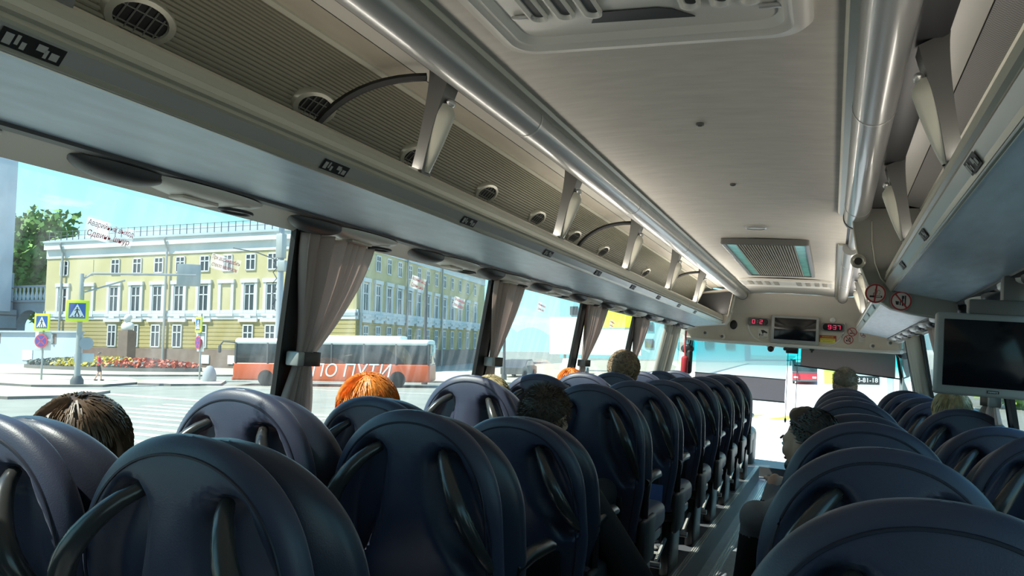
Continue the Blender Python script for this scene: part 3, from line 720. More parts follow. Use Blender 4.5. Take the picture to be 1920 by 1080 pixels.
curtain(-1, 2.00, 2.40, 2.165, 0.075, 2.10, 2.29, 'gathered taupe curtain at the nearest post, tied in with a brown band', n=7)
curtain(-1, 3.50, 3.88, 3.72, 0.08, 3.66, 3.84, 'gathered taupe curtain at the second post of the left windows')
curtain(-1, 5.04, 5.50, 5.30, 0.09, 5.24, 5.44, 'gathered taupe curtain at the third post of the left windows')
curtain(-1, 6.52, 7.02, 6.80, 0.10, 6.72, 6.95, 'gathered taupe curtain at the fourth post of the left windows')
curtain(-1, 7.78, 8.55, 8.0, 0.1, 7.8, 8.55, 'pale curtain hanging straight at the front end of the left windows', m='curtain2', tie=False, n=8)
curtain(1, 2.46, 2.80, 2.56, 0.08, 2.5, 2.66, 'grey curtain at the right window beside the hanging television')
curtain(1, 4.02, 4.45, 4.14, 0.14, 4.05, 4.5, 'grey gathered curtain below the hanging television')
curtain(1, 5.42, 5.85, 5.54, 0.1, 5.5, 5.7, 'grey gathered curtain between the middle right windows')
curtain(1, 6.90, 7.75, 7.1, 0.1, 6.9, 7.7, 'pale curtain hanging straight at the front right window', m='curtain2', tie=False, n=8)
# window stickers
def wsticker(y, z, w, h, lines, label, tilt=-4):
    s = -1; nz_ = 0.20; X = -(wx(z) - 0.006)
    t = thing('window_sticker', label, 'sticker', (X, y, z), 'emergency exit stickers on the left windows')
    ya = Vector((-nz_ * -1 * -1, 0, 1)); ya = Vector((0.20, 0, 1)); xa = Vector((0, 1, math.tan(R_(tilt))))
    mw = basis(xa, ya, (0, 0, 0))
    b = MB(); b.add([mw @ Vector(p) for p in ((-w / 2, -h / 2, 0), (w / 2, -h / 2, 0), (w / 2, h / 2, 0), (-w / 2, h / 2, 0))], [(0, 1, 2, 3)]); b.build('film', 'film', t, smooth=0)
    for k, l in enumerate(lines):
        o = text_part('lettering', l, h * 0.40, 'pinkink', t, mw @ Matrix.Translation((0, h * (0.24 - 0.48 * k), 0.0015)), depth=0.0002)
        xs = [v.co.y for v in o.data.vertices]; ww = max(xs) - min(xs)
        if ww > 0: 
            f = w * (0.94 if k == 0 else 0.86) / ww
            for v in o.data.vertices: v.co.y *= f
wsticker(1.355, 0.183, 0.135, 0.046, ['Аварийный выход', 'Сдвинь шнур'], 'faded red and white emergency exit sticker high on the nearest left window')
wsticker(1.745, 0.158, 0.115, 0.040, ['При аварии разбить', 'стекло молотком'], 'red lettered sticker on the nearest window in front of the yellow building')
wsticker(2.83, 0.210, 0.12, 0.05, ['Аварийный выход', 'Сдвинь шнур'], 'faded red emergency sticker on the second left window, rearmost of its two')
wsticker(3.24, 0.160, 0.11, 0.05, ['При аварии разбить', 'стекло молотком'], 'red lettered sticker on the second left window near the second curtain')
wsticker(4.30, 0.215, 0.13, 0.05, ['Аварийный выход', 'Сдвинь шнур'], 'faded red emergency sticker on the third left window')
wsticker(5.9, 0.20, 0.13, 0.055, ['Аварийный выход', 'Сдвинь шнур'], 'small red emergency sticker on the fourth left window')

# ------------------------------------------------------------------ grey divider on the right with two round signs
t = thing('divider_panel', 'curved grey divider panel with round prohibition signs beside the television', 'divider panel', (0.7, 4.10, 0.4))
O_ = [(0.512, 0.760), (0.522, 0.66), (0.540, 0.56), (0.566, 0.47), (0.600, 0.39), (0.645, 0.325), (0.70, 0.292), (0.78, 0.274), (0.885, 0.262), (0.97, 0.262), (0.97, 0.40), (1.02, 0.60), (0.86, 0.765)]
b = MB(); b.ext(O_, 4.105, 4.215); b.build('panel', 'bulk', t, world=True, smooth=50)
b = MB(); b.tube([(x, 4.105, z) for x, z in O_[:9]], 0.004, 6); b.build('edge_trim', 'rail', t, world=True)
b = MB(); I_ = [(0.60, 0.70), (0.605, 0.60), (0.622, 0.50), (0.65, 0.43), (0.69, 0.385), (0.78, 0.365), (0.885, 0.348)]
b.tube([(x, 4.1035, z) for x, z in I_], 0.0035, 6); b.build('inner_trim', 'rail', t, world=True)
b = MB(); b.lathe([(0.034, 0), (0.034, 0.012), (0.026, 0.016), (0.018, 0.010)], (0.548, 4.104, 0.507), 20, rot=Matrix.Rotation(R_(90), 3, 'X')); b.lathe([(0.018, 0), (0.018, 0.011)], (0.548, 4.104, 0.507), 16, m=1, rot=Matrix.Rotation(R_(90), 3, 'X')); b.build('nozzle', ['rail', 'ink'], t, world=True)
def prohib(name, label, c, r, kind, ang, parent=None, face='signface', grp='round red prohibition signs', nrm_tilt=0):
    t = thing(name, label, 'sign', c, grp)
    rot = Matrix.Rotation(R_(90 + nrm_tilt), 3, 'X')
    def P(x, y, h): return rot @ Vector((x, y, h))
    def poly(pts, h, m, nm):
        b = MB(); b.add([P(x, y, h) for x, y in pts], [tuple(range(len(pts)))]); b.build(nm, m, t, smooth=0)
    b = MB(); b.lathe([(r, 0), (r, 0.002)], (0, 0, 0), 32, rot=rot); b.build('disc', face, t)
    b = MB(); vs = []
    for k in range(40):
        a = 2 * PI * k / 40
        for q in (0.97, 0.82): vs.append(P(r * q * math.cos(a), r * q * math.sin(a), 0.003))
    b.add(vs, [(2 * k, 2 * ((k + 1) % 40), 2 * ((k + 1) % 40) + 1, 2 * k + 1) for k in range(40)]); b.build('ring', 'red', t, smooth=0)
    ca, sa = math.cos(R_(ang)), math.sin(R_(ang)); hw = r * 0.075
    poly([(ca * r * .85 - sa * hw, sa * r * .85 + ca * hw), (-ca * r * .85 - sa * hw, -sa * r * .85 + ca * hw), (-ca * r * .85 + sa * hw, -sa * r * .85 - ca * hw), (ca * r * .85 + sa * hw, sa * r * .85 - ca * hw)], 0.0036, 'red', 'slash')
    b = MB()
    def rect(x0, x1, y0, y1, m=0): b.add([P(x * r, y * r, 0.0030) for x, y in ((x0, y0), (x1, y0), (x1, y1), (x0, y1))], [(0, 1, 2, 3)], m)
    if kind == 'smoke':
        rect(-0.55, 0.05, -0.42, -0.22); rect(0.05, 0.55, -0.42, -0.36); rect(0.05, 0.62, -0.26, -0.22); rect(0.5, 0.62, -0.42, -0.22)
        for k in range(8):
            a = k / 7 * 4.2 - 1.2; x = 0.28 + 0.14 * math.cos(a); y = 0.12 + 0.22 * math.sin(a); rect(x - 0.03, x + 0.03, y - 0.03, y + 0.03)
        rect(-0.22, 0.12, 0.0, 0.05); rect(-0.22, -0.17, -0.22, 0.0); rect(-0.06, -0.01, 0.05, 0.45)
    else:
        b.add([P(x * r, y * r, 0.003) for x, y in ((-0.52, -0.02), (-0.18, -0.06), (-0.22, -0.42), (-0.46, -0.38))], [(0, 1, 2, 3)])
        rect(0.06, 0.28, 0.22, 0.52); rect(0.08, 0.20, -0.5, 0.22); rect(0.32, 0.44, -0.45, 0.55); rect(-0.12, -0.02, -0.45, -0.05)
    b.build('pictogram', 'ink', t, smooth=0)
    return t
prohib('no_smoking_sign', 'round red no smoking sign on the grey divider panel', (0.629, 4.100, 0.358), 0.046, 'smoke', 84)
prohib('no_food_sign', 'round red sign forbidding food and drink on the grey divider panel', (0.738, 4.100, 0.328), 0.046, 'food', -52)

# ------------------------------------------------------------------ television hanging on the right
c = (0.985, 2.90, 0.072)
t = thing('television', 'flat television in a silver frame hanging under the right rack', 'television', c)
b = MB(); b.rbox((0.985, 2.925, 0.072), (0.45, 0.045, 0.262), 0.010, 3); b.build('frame', 'greyf', t, world=True)
b = MB(); b.rbox((0.989, 2.901, 0.076), (0.412, 0.006, 0.212), 0.002); b.build('screen', 'screen', t, world=True)
b = MB(); b.box((0.925, 2.9015, -0.042), (0.033, 0.003, 0.009)); pl = b.build('brand_plate', 'ink', t, world=True, smooth=0)
text_part('lettering', 'mystery', 0.0085, 'wink', pl, basis((1, 0, 0), (0, 0, 1), (0.925 - 0.985, 0.0000, -0.042 - 0.072)) @ Matrix.Translation((0, 0.0005, -0.0)), 0.0003)
b = MB(); b.rbox((1.0, 2.93, 0.225), (0.30, 0.05, 0.05), 0.01); b.rbox((0.98, 2.94, 0.27), (0.07, 0.05, 0.12), 0.01); b.build('mount', 'bracket', t, world=True)

# ------------------------------------------------------------------ front of the coach
FYW = 9.62
def fas_y(x, z): # surface of the front panel
    q = (0.79 - z) / 0.61
    return FYW + 0.10 * sm(0, 0.5, q) - 0.04 * sm(0.8, 1.0, q) - 0.55 * sm(0.72, 1.25, abs(x - 0.02)) 
b = MB()
def low(x): return 0.192 - 0.0 * abs(x)
def top(x): return 0.795 - 0.02 * (x / 0.5) ** 2 if abs(x) < 0.5 else 0.78 + 0.06 * (abs(x) - 0.5)
b.grid(lambda u, v: (-1.12 + 2.24 * u, fas_y(-1.12 + 2.24 * u, top(-1.12 + 2.24 * u) + (low(0) - top(-1.12 + 2.24 * u)) * v), top(-1.12 + 2.24 * u) + (low(0) - top(-1.12 + 2.24 * u)) * v), 56, 30)
b.grid(lambda u, v: (-1.12 + 2.24 * u, fas_y(-1.12 + 2.24 * u, 0.19) + 0.5 * v, 0.192), 56, 2)
struct(b.build('wall_front', 'cream', smooth=60))
b = MB(); b.tube([(-1.12 + 2.24 * k / 40, fas_y(-1.12 + 2.24 * k / 40, 0.20) - 0.006, 0.205) for k in range(41)], 0.022, 10); struct(b.build('trim_20', 'creamlight'))
for s, nm in ((-1, 'trim_21'), (1, 'trim_22')):
    b = MB(); b.box((s * 1.19, 9.75, 0.0), (0.06, 0.5, 1.3)); struct(b.build(nm, 'creamlight', smooth=0))
# arch moulding round the screen panel
b = MB(); pts = []
for k in range(25):
    a = PI + PI * k / 24; ca, sa = math.cos(a), math.sin(a); x = 0.045 + 0.52 * math.copysign(abs(ca) ** 0.667, ca); z = 0.50 - 0.31 * abs(sa) ** 0.667; pts.append((x, fas_y(x, z) - 0.002, z))
b.tube(pts, 0.011, 8); struct(b.build('trim_23', 'creamlight'))
b = MB(); b.box((0, 10.0, -1.25), (2.4, 0.7, 0.12)); b.rbox((-0.75, 9.95, -1.0), (0.8, 0.5, 0.45), 0.08, 3); struct(b.build('trim_24', 'darkgrey'))
b = MB(); b.grid(lambda u, v: ((-1.35 + 2.7 * u) * (1 - 0.04 * v), 10.35 - 0.35 * abs(2 * u - 1) ** 3 - 0.12 * v, -1.22 + 1.55 * v), 24, 8); struct(b.build('window_30', 'windscreen', smooth=180))
# monitor
def fy(x, z): return fas_y(x, z)
c = (0.043, 9.66, 0.386)
t = thing('front_monitor', 'dark monitor in a silver frame in the centre of the front panel', 'monitor', c)
b = MB(); b.rbox((0.043, 9.685, 0.386), (0.512, 0.05, 0.320), 0.006); b.build('frame', 'greyf', t, world=True)
b = MB(); b.rbox((0.045, 9.659, 0.394), (0.450, 0.006, 0.246), 0.002); b.build('screen', 'screen', t, world=True)
b = MB(); b.box((0.05, 9.659, 0.243), (0.05, 0.004, 0.007)); b.build('badge', 'gink', t, world=True)
SEG = {'0': 'abcdef', '1': 'bc', '2': 'abged', '3': 'abgcd', '7': 'abc', '9': 'abcdfg'}
def clock(x, z, digits, label):
    y = 9.675; t = thing('digital_clock', label, 'digital display', (x, y, z), 'red digital displays on the front panel')
    b = MB(); P = rrect(0.122, 0.046, 0.02); b.ext(P, y + 0.03, y - 0.004, axis='Y'); 
    b.v = [(p[0] + x, p[1], p[2] + z) for p in b.v]; b.build('bezel', 'bracket', t, world=True)
    b = MB(); P = rrect(0.106, 0.038, 0.033); b.ext(P, y + 0.02, y - 0.007, axis='Y'); b.v = [(p[0] + x, p[1], p[2] + z) for p in b.v]; b.build('window', 'screen', t, world=True)
    for i, ch in digits:
        b = MB(); cx = x + i; w, h, k = 0.013, 0.021, 0.0035
        for sname, (ax, az, bx, bz) in {'a': (-w, h, w, h), 'b': (w, h, w, 0), 'c': (w, 0, w, -h), 'd': (-w, -h, w, -h), 'e': (-w, 0, -w, -h), 'f': (-w, h, -w, 0), 'g': (-w, 0, w, 0)}.items():
            if ch == ':':
                continue
            if sname in SEG[ch]: b.box((cx + (ax + bx) / 2, y - 0.009, z + (az + bz) / 2), (abs(bx - ax) + k * 1.4, 0.002, abs(bz - az) + k * 1.4))
        if ch == ':':
            for d in (-0.009, 0.009): b.box((cx, y - 0.009, z + d), (0.005, 0.002, 0.005))
        b.build('digit', 'led', t, world=True, smooth=0)
clock(-0.357, 0.458, ((-0.055, '0'), (-0.008, ':'), (0.028, '2')), 'red digital display left of the front monitor')
clock(0.445, 0.443, ((-0.035, '9'), (-0.008, ':'), (0.018, '3'), (0.062, '7')), 'red digital clock right of the front monitor')
# stickers on the front panel
c = (-0.300, fy(-0.3, 0.322) - 0.004, 0.322)
t = thing('camera_sticker', 'white square sticker with a black surveillance camera below the left display', 'sticker', c)
b = MB(); b.box(c, (0.115, 0.004, 0.125)); b.build('backing', 'creamlight', t, world=True, smooth=0)
b = MB(); y = c[1] - 0.003
def pp(L): b.add([(c[0] + x, y, c[2] + z) for x, z in L], [tuple(range(len(L)))])
pp([(-0.03, 0.045), (0.0, 0.047), (0.045, 0.022), (0.042, 0.008), (0.012, 0.016), (-0.012, 0.006)]); pp([(-0.012, 0.012), (0.0, 0.012), (-0.006, -0.012), (-0.03, -0.010), (-0.03, -0.018), (0.002, -0.018)]); pp([(-0.045, 0.004), (-0.034, 0.0), (-0.036, -0.026), (-0.046, -0.022)])
b.build('pictogram', 'ink', t, world=True, smooth=0)
text_part('lettering', 'ведётся видео', 0.013, 'ink', t, basis((1, 0, 0), (0, 0, 1), (0, -0.003, -0.036)), 0.0003)
text_part('lettering', 'наблюдение', 0.014, 'ink', t, basis((1, 0, 0), (0, 0, 1), (-0.008, -0.003, -0.052)), 0.0003)
c = (0.397, fy(0.4, 0.295) - 0.004, 0.298)
t = thing('warning_sticker', 'red and yellow notice sticker below the right digital clock', 'sticker', c)
b = MB(); b.box(c, (0.178, 0.004, 0.105)); b.build('backing', 'red', t, world=True, smooth=0)
b = MB(); b.box((c[0], c[1] - 0.0025, c[2] - 0.014), (0.160, 0.002, 0.066)); b.build('yellow_field', 'yellow', t, world=True, smooth=0)
text_part('lettering', 'ВНИМАНИЕ', 0.021, 'yellow', t, basis((1, 0, 0), (0, 0, 1), (0, -0.003, 0.035)), 0.0003)
for k, l in enumerate(('Пристегните ремни', 'безопасности', 'во время движения')):
    text_part('lettering', l, 0.0155, 'ink', t, basis((1, 0, 0), (0, 0, 1), (0, -0.004, 0.006 - 0.02 * k)), 0.0003)
prohib('no_smoking_sign', 'round red sign half hidden behind the front end of the right rack', (0.647, fy(0.647, 0.405) - 0.006, 0.405), 0.050, 'smoke', -50)
prohib('no_food_sign', 'round red food and drink sign on the front panel below the right rack end', (0.612, fy(0.61, 0.315) - 0.006, 0.316), 0.052, 'food', -52)
t = prohib('no_entry_notice', 'small white notice with a thin red ring at the right of the front panel', (0.765, fy(0.765, 0.385) - 0.006, 0.385), 0.034, 'smoke', -50, face='white', grp=None)
b = MB(); b.box((0.765, fy(0.765, 0.36) - 0.003, 0.362), (0.10, 0.003, 0.13)); b.build('card', 'creamlight', t, world=True, smooth=0)
text_part('lettering', 'Не отвлекать', 0.013, 'gink', t, basis((1, 0, 0), (0, 0, 1), (0, -0.002, -0.048)), 0.0003)
text_part('lettering', 'водителя', 0.013, 'gink', t, basis((1, 0, 0), (0, 0, 1), (0, -0.002, -0.066)), 0.0003)
RX = Matrix.Rotation(R_(90), 3, 'X')
b = MB(); b.lathe([(0.030, 0), (0.030, 0.012), (0.022, 0.016)], (0, 0, 0), 18, rot=RX); tag(b.build('sensor_dome', 'white', out=False), 'small round white button above the right digital clock', 'sensor'); o = bpy.data.objects['sensor_dome']; o.location = (0.44, fy(0.44, 0.52), 0.522)
b = MB(); b.ell((0, 0, 0), (0.042, 0.02, 0.055), nu=20, nv=10); o = tag(b.build('speaker_hole', 'ink'), 'dark oval speaker opening on the left of the front panel', 'speaker'); o.location = (-0.640, fy(-0.64, 0.405) - 0.002, 0.408)
for k, (x, z, lab) in enumerate(((-0.93, 0.285, 'small oval spotlight at the far left of the front panel edge'), (-0.76, 0.262, 'small oval spotlight left of the pale sun blind top'), (0.86, 0.262, 'small oval spotlight right of the dark sun blind top'), (1.02, 0.30, 'small oval spotlight at the far right of the front panel edge'))):
    y = fy(x, z); t = thing('spotlight', lab, 'spotlight', (x, y, z), 'small spotlights along the front panel')
    b = MB(); b.lathe([(0.036, 0), (0.036, 0.012), (0.026, 0.018)], (x, y, z), 16, rot=RX); b.build('rim', 'creamlight', t, world=True)
    b = MB(); b.lathe([(0.018, 0.012), (0.016, 0.024)], (x, y, z), 12, rot=RX); b.build('lens', 'bracket', t, world=True)
# cameras, box, cord
t = thing('dome_camera', 'small black and cream camera under the monitor, left of the dark box', 'camera', (-0.205, 9.66, 0.165))
b = MB(); b.rbox((-0.205, 9.66, 0.180), (0.085, 0.05, 0.04), 0.012, 3); b.build('mount', 'creamlight', t, world=True)
b = MB(); b.ell((-0.205, 9.635, 0.152), (0.036, 0.036, 0.034)); b.build('lens', 'ink', t, world=True)
t = thing('dashboard_recorder', 'black box recorder hanging at the top centre of the windscreen', 'recorder', (0.025, 9.70, 0.165))
b = MB(); b.rbox((0.025, 9.70, 0.160), (0.135, 0.06, 0.085), 0.012, 3); b.build('body', 'blackpl', t, world=True)
b = MB(); b.lathe([(0.02, 0), (0.02, 0.02)], (-0.052, 9.69, 0.165), 12, rot=RX); b.build('lens', 'ink', t, world=True)
t = thing('small_bracket', 'tiny black hook at the top of the dark sun blind', 'hook', (0.235, 9.68, 0.17))
b = MB(); b.rbox((0.235, 9.68, 0.175), (0.05, 0.03, 0.02), 0.005); b.tube([(0.235, 9.67, 0.17), (0.235, 9.66, 0.145)], 0.011, 8); b.build('hook', 'blackpl', t, world=True)
t = thing('blind_cord', 'thin hanging blind cords with a small weight in the windscreen gap', 'cord', (0.08, 9.72, 0.1))
for x, zb in ((-0.02, -0.62), (0.085, -0.60)):
    b = MB(); b.tube([(x, 9.75, 0.12), (x + 0.006, 9.75, zb)], 0.0035, 5); b.build('cord', 'bracket', t, world=True)
b = MB(); b.ell((-0.014, 9.75, -0.645), (0.012, 0.012, 0.03), nu=10, nv=8); b.build('weight', 'ink', t, world=True)
# sun blinds
t = thing('sun_blind', 'pale translucent sun blind across the left of the windscreen', 'sun blind', (-0.55, 9.80, 0.18), None)
b = MB(); b.grid(lambda u, v: (-1.065 + 1.03 * u, 9.80 + 0.004 * math.sin(9 * u), 0.215 - 0.40 * v), 20, 6); o = b.build('screen', 'blind', t, world=True, smooth=180)
b = MB(); b.grid(lambda u, v: (-1.065 + 1.03 * u, 9.80, -0.187 - 0.26 * v), 4, 3); b.build('lower_band', 'blindl', t, world=True)
b = MB(); b.tube([(-1.07, 9.80, -0.187), (-0.03, 9.80, -0.187)], 0.006, 6); b.tube([(-1.07, 9.80, -0.447), (-0.03, 9.80, -0.447)], 0.009, 6); b.build('rod', 'bracket', t, world=True)
t = thing('sun_blind', 'dark grey sun blind across the right of the windscreen', 'sun blind', (0.6, 9.80, 0.18), None)
b = MB(); b.add([(0.118, 9.80, 0.21), (1.10, 9.80, 0.21), (1.105, 9.80, -0.075), (0.118, 9.80, -0.022)], [(0, 1, 2, 3)]); o = b.build('screen', 'blindd', t, world=True)
b = MB(); b.tube([(0.05, 9.795, -0.012), (1.26, 9.795, -0.083)], 0.008, 6); b.build('rod', 'ink', t, world=True)
# mirrors
for x, y, z, lab in ((-1.10, 9.35, 0.085, 'black mirror at the upper left corner of the windscreen'), (1.15, 9.30, 0.19, 'black oval mirror at the upper right corner of the windscreen')):
    t = thing('interior_mirror', lab, 'mirror', (x, y, z), 'interior mirrors')
    b = MB(); b.ell((x, y, z), (0.075, 0.03, 0.055), nu=20, nv=12); b.build('shell', 'blackpl', t, world=True)
    b = MB(); b.tube([(x, y, z + 0.05), (x, y + 0.03, z + 0.12), (x, y + 0.08, 0.30)], 0.008, 6); b.build('arm', 'bracket', t, world=True)
# cabinet at the end of the left rack
t = thing('overhead_cabinet', 'small cream cabinet with a latch closing the front end of the left rack', 'cabinet', (-0.8, 9.2, 0.4))
b = MB(); pr = [(0.655, 0.385), (0.625, 0.43), (0.575, 0.74), (0.60, 0.775), (1.0, 0.70), (1.06, 0.40), (0.98, 0.34)]
b.ext(pr, 8.96, 9.22, sx=-1); b.build('body', 'cream', t, world=True, smooth=30)
b = MB(); b.add([(-0.618, 9.02, 0.45), (-0.618, 9.19, 0.45), (-0.572, 9.19, 0.72), (-0.572, 9.02, 0.72)], [(0, 1, 2, 3)]); d = b.build('door', 'ivory', t, world=True, smooth=0)
b = MB(); b.lathe([(0.03, 0), (0.03, 0.012), (0.01, 0.016)], (-0.605 + 0.8, 9.12 - 9.2, 0.52 - 0.4), 14, rot=Matrix.Rotation(R_(90), 3, 'Y')); b.build('latch', 'silver', d)
b = MB(); b.ext([(0.63, 0.48), (0.585, 0.735), (0.95, 0.69), (1.0, 0.48)], 8.955, 8.945, sx=-1); b.build('opening', 'ink', t, world=True)
# clothes hanging at the front left
t = thing('hanging_bag', 'red and dark bag with a lanyard hanging at the front left window', 'bag', (-1.02, 8.75, -0.05))
b = MB(); b.rbox((-1.02, 8.75, -0.10), (0.07, 0.10, 0.20), 0.03, 3); b.build('red_pouch', mat('red_cloth', (0.38, 0.02, 0.03), 0.7), t, world=True)
b = MB(); b.rbox((-0.99, 8.86, -0.06), (0.06, 0.09, 0.26), 0.03, 3); b.build('dark_pouch', 'rubber', t, world=True)
b = MB(); b.tube([(-1.02, 8.75, 0.0), (-1.03, 8.76, 0.12), (-1.03, 8.78, 0.27)], 0.010, 6); b.build('strap', mat('red_strap', (0.45, 0.05, 0.05), 0.7), t, world=True)
# leaflet and vent in the fifth left seat's pocket
c = (-0.335, 4.03, -0.74)
t = thing('leaflet', 'blue and white leaflet tucked behind the fifth left aisle seat', 'leaflet', c)
b = MB(); b.box((-0.335, 4.055, -0.735), (0.07, 0.003, 0.17), 0); b.build('sheet', mat('leaflet_blue', (0.10, 0.16, 0.38), 0.4), t, world=True, smooth=0)
b = MB(); b.box((-0.335, 4.052, -0.80), (0.07, 0.003, 0.04), 0); b.build('white_band', 'white', t, world=True, smooth=0)
for k in range(6):
    b = MB(); b.box((-0.335, 4.045, -0.84 - 0.028 * k), (0.065, 0.004, 0.012)); b.build('louvre', 'gink', t, world=True, smooth=0)

# ================================================================== OUTSIDE (street axes, origin at the camera)
GZ = -2.6
M['asphalt'] = mat('asphalt', (0.30, 0.30, 0.26), 0.9, vary=(0.6, 0.12), bump=(8, 0.2, 0.01))
M['pave'] = mat('pale_paving', (0.52, 0.48, 0.36), 0.9, vary=(0.5, 0.10))
M['kerb'] = mat('kerb_stone', (0.16, 0.155, 0.15), 0.85)
M['paint'] = mat('road_paint', (0.62, 0.60, 0.52), 0.8, vary=(3, 0.12))
M['ywall'] = mat('yellow_stucco', (0.48, 0.415, 0.235), 0.85, vary=(0.35, 0.06))
M['ywall2'] = mat('yellow_stucco_lower', (0.385, 0.315, 0.14), 0.85, vary=(0.35, 0.06))
M['stucco'] = mat('white_stucco', (0.58, 0.60, 0.62), 0.8)
M['plinth'] = mat('brown_granite', (0.20, 0.145, 0.12), 0.7, vary=(1.5, 0.12))
M['wglass'] = mat('dark_window', (0.045, 0.055, 0.065), 0.1)
M['zinc'] = mat('zinc_roof', (0.42, 0.47, 0.50), 0.4, metal=0.2)
M['steel'] = mat('galvanised_steel', (0.36, 0.37, 0.37), 0.5, metal=0.3)
M['dsteel'] = mat('dark_steel', (0.10, 0.105, 0.11), 0.5)
M['greystone'] = mat('grey_stone', (0.36, 0.38, 0.42), 0.85, vary=(0.6, 0.10))
M['tower'] = mat('lilac_white_plaster', (0.58, 0.57, 0.62), 0.85, vary=(0.4, 0.08))
M['bluewall'] = mat('blue_grey_wall', (0.40, 0.46, 0.56), 0.85, vary=(0.4, 0.05))
M['teal_reflect'] = mat('painted_teal_reflection', (0.30, 0.58, 0.62), 0.5)  # teal imitates the cyan reflection in the far left panes
M['leaf'] = mat('leaves', (0.13, 0.26, 0.045), 0.7, vary=(0.6, 0.35))
M['leafd'] = mat('dark_leaves', (0.05, 0.10, 0.03), 0.8, vary=(0.8, 0.3))
M['leafb'] = mat('bright_leaves', (0.30, 0.46, 0.08), 0.7, vary=(0.8, 0.3))
M['bark'] = mat('bark', (0.10, 0.075, 0.055), 0.9)
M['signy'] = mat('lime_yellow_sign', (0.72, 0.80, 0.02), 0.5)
M['signb'] = mat('road_sign_blue', (0.02, 0.10, 0.36), 0.45)
M['signv'] = mat('faded_violet_sign', (0.10, 0.06, 0.30), 0.45)
M['signr'] = mat('road_sign_red', (0.55, 0.06, 0.10), 0.45)
M['orange'] = mat('bus_orange', (0.60, 0.12, 0.045), 0.35, vary=(0.8, 0.1))
M['busred'] = mat('bus_red', (0.50, 0.035, 0.05), 0.35)
M['buswhite'] = mat('bus_white', (0.78, 0.78, 0.74), 0.4)
M['busglass'] = mat('bus_glass', (0.05, 0.055, 0.06), 0.08, vary=(1.2, 0.5))
M['tyre'] = mat('tyre', (0.02, 0.02, 0.02), 0.8)
M['redcloth'] = mat('red_shirt', (0.50, 0.02, 0.05), 0.8)
M['skin'] = mat('skin', (0.52, 0.31, 0.22), 0.55)
M['blackcloth'] = mat('black_cloth', (0.012, 0.012, 0.014), 0.85)
M['statue'] = mat('white_marble', (0.66, 0.66, 0.66), 0.6)
B = lambda b, n, m, p=None, o=None, smooth=38: b.build(n, m, p, org=o, out=(p is None), world=(p is not None), smooth=smooth)

b = MB(); b.box((0, 60, GZ - 0.1), (500, 420, 0.2)); struct(B(b, 'ground', 'asphalt', None, (0, 60, GZ - 0.1), 0))
# pavement islands as raised plates with dark kerbs
M['glare_ground'] = mat('overexposed_ground', (0.74, 0.70, 0.66), 0.9, vary=(0.4, 0.05))  # near-white tone paints in the overexposed sunlight on the ground ahead
def plate(pts, h, name, top='pave'):
    b = MB(); n = len(pts); z0 = GZ; z1 = GZ + h
    b.add([(x, y, z1) for x, y in pts], [tuple(range(n))], 0)
    b.add([(x, y, z) for z in (z0, z1) for x, y in pts], [(i, (i + 1) % n, n + (i + 1) % n, n + i) for i in range(n)], 1)
    o = b.build(name, [top, 'kerb'], None, org=(pts[0][0], pts[0][1], GZ), out=True, smooth=0); return struct(o)
plate([(-120, 40), (-62, 38), (-47, 43.6), (-42, 47.4), (-36, 52), (-36, 59), (-120, 59.2)], 0.13, 'trim_40')
plate([(-60, 33), (-50, 32.5), (-40.5, 31.0), (-37.5, 33.0), (-38.5, 37), (-44, 40.5), (-56, 40)], 0.13, 'trim_41')
plate([(-46, 24.5), (-33, 24.2), (-31.4, 26.5), (-33, 29.5), (-46, 29.8)], 0.13, 'trim_42')
plate([(-37.6, 35.5), (-35.2, 35.6), (-33.2, 37.4), (-35.8, 40.8), (-39.5, 41.2), (-40.5, 38)], 0.13, 'trim_43')
plate([(-30, 46.5), (-10, 50.5), (-12, 130), (-36, 130), (-32, 60)], 0.13, 'trim_44')
b = MB()
for k in range(9):
    x0 = -20.5 + 0.0 * k; y0 = 16.5 + 1.05 * k
    b.add([(-25.5, y0 + 0.35, GZ + 0.006), (-16, y0 - 1.0, GZ + 0.006), (-16, y0 - 0.6, GZ + 0.006), (-25.5, y0 + 0.75, GZ + 0.006)], [(0, 1, 2, 3)])
b.add([(-42, 30.5, GZ + 0.006), (-24, 27.0, GZ + 0.006), (-24, 27.6, GZ + 0.006), (-42, 31.2, GZ + 0.006)], [(0, 1, 2, 3)])
b.add([(-34, 36.6, GZ + 0.006), (-14, 37.2, GZ + 0.006), (-14, 37.4, GZ + 0.006), (-34, 37.0, GZ + 0.006)], [(0, 1, 2, 3)])
struct(b.build('trim_45', 'paint', None, org=(-25, 18, GZ), out=True, smooth=0))
b = MB()
for k in range(6):
    b.add([(-5.2 + 1.5 * k, 30.5, GZ + 0.014), (-4.5 + 1.5 * k, 30.5, GZ + 0.014), (-3.9 + 1.5 * k, 32.2, GZ + 0.014), (-4.6 + 1.5 * k, 32.2, GZ + 0.014)], [(0, 1, 2, 3)])
struct(b.build('trim_46', 'signy', None, org=(0, 31, GZ), out=True, smooth=0))

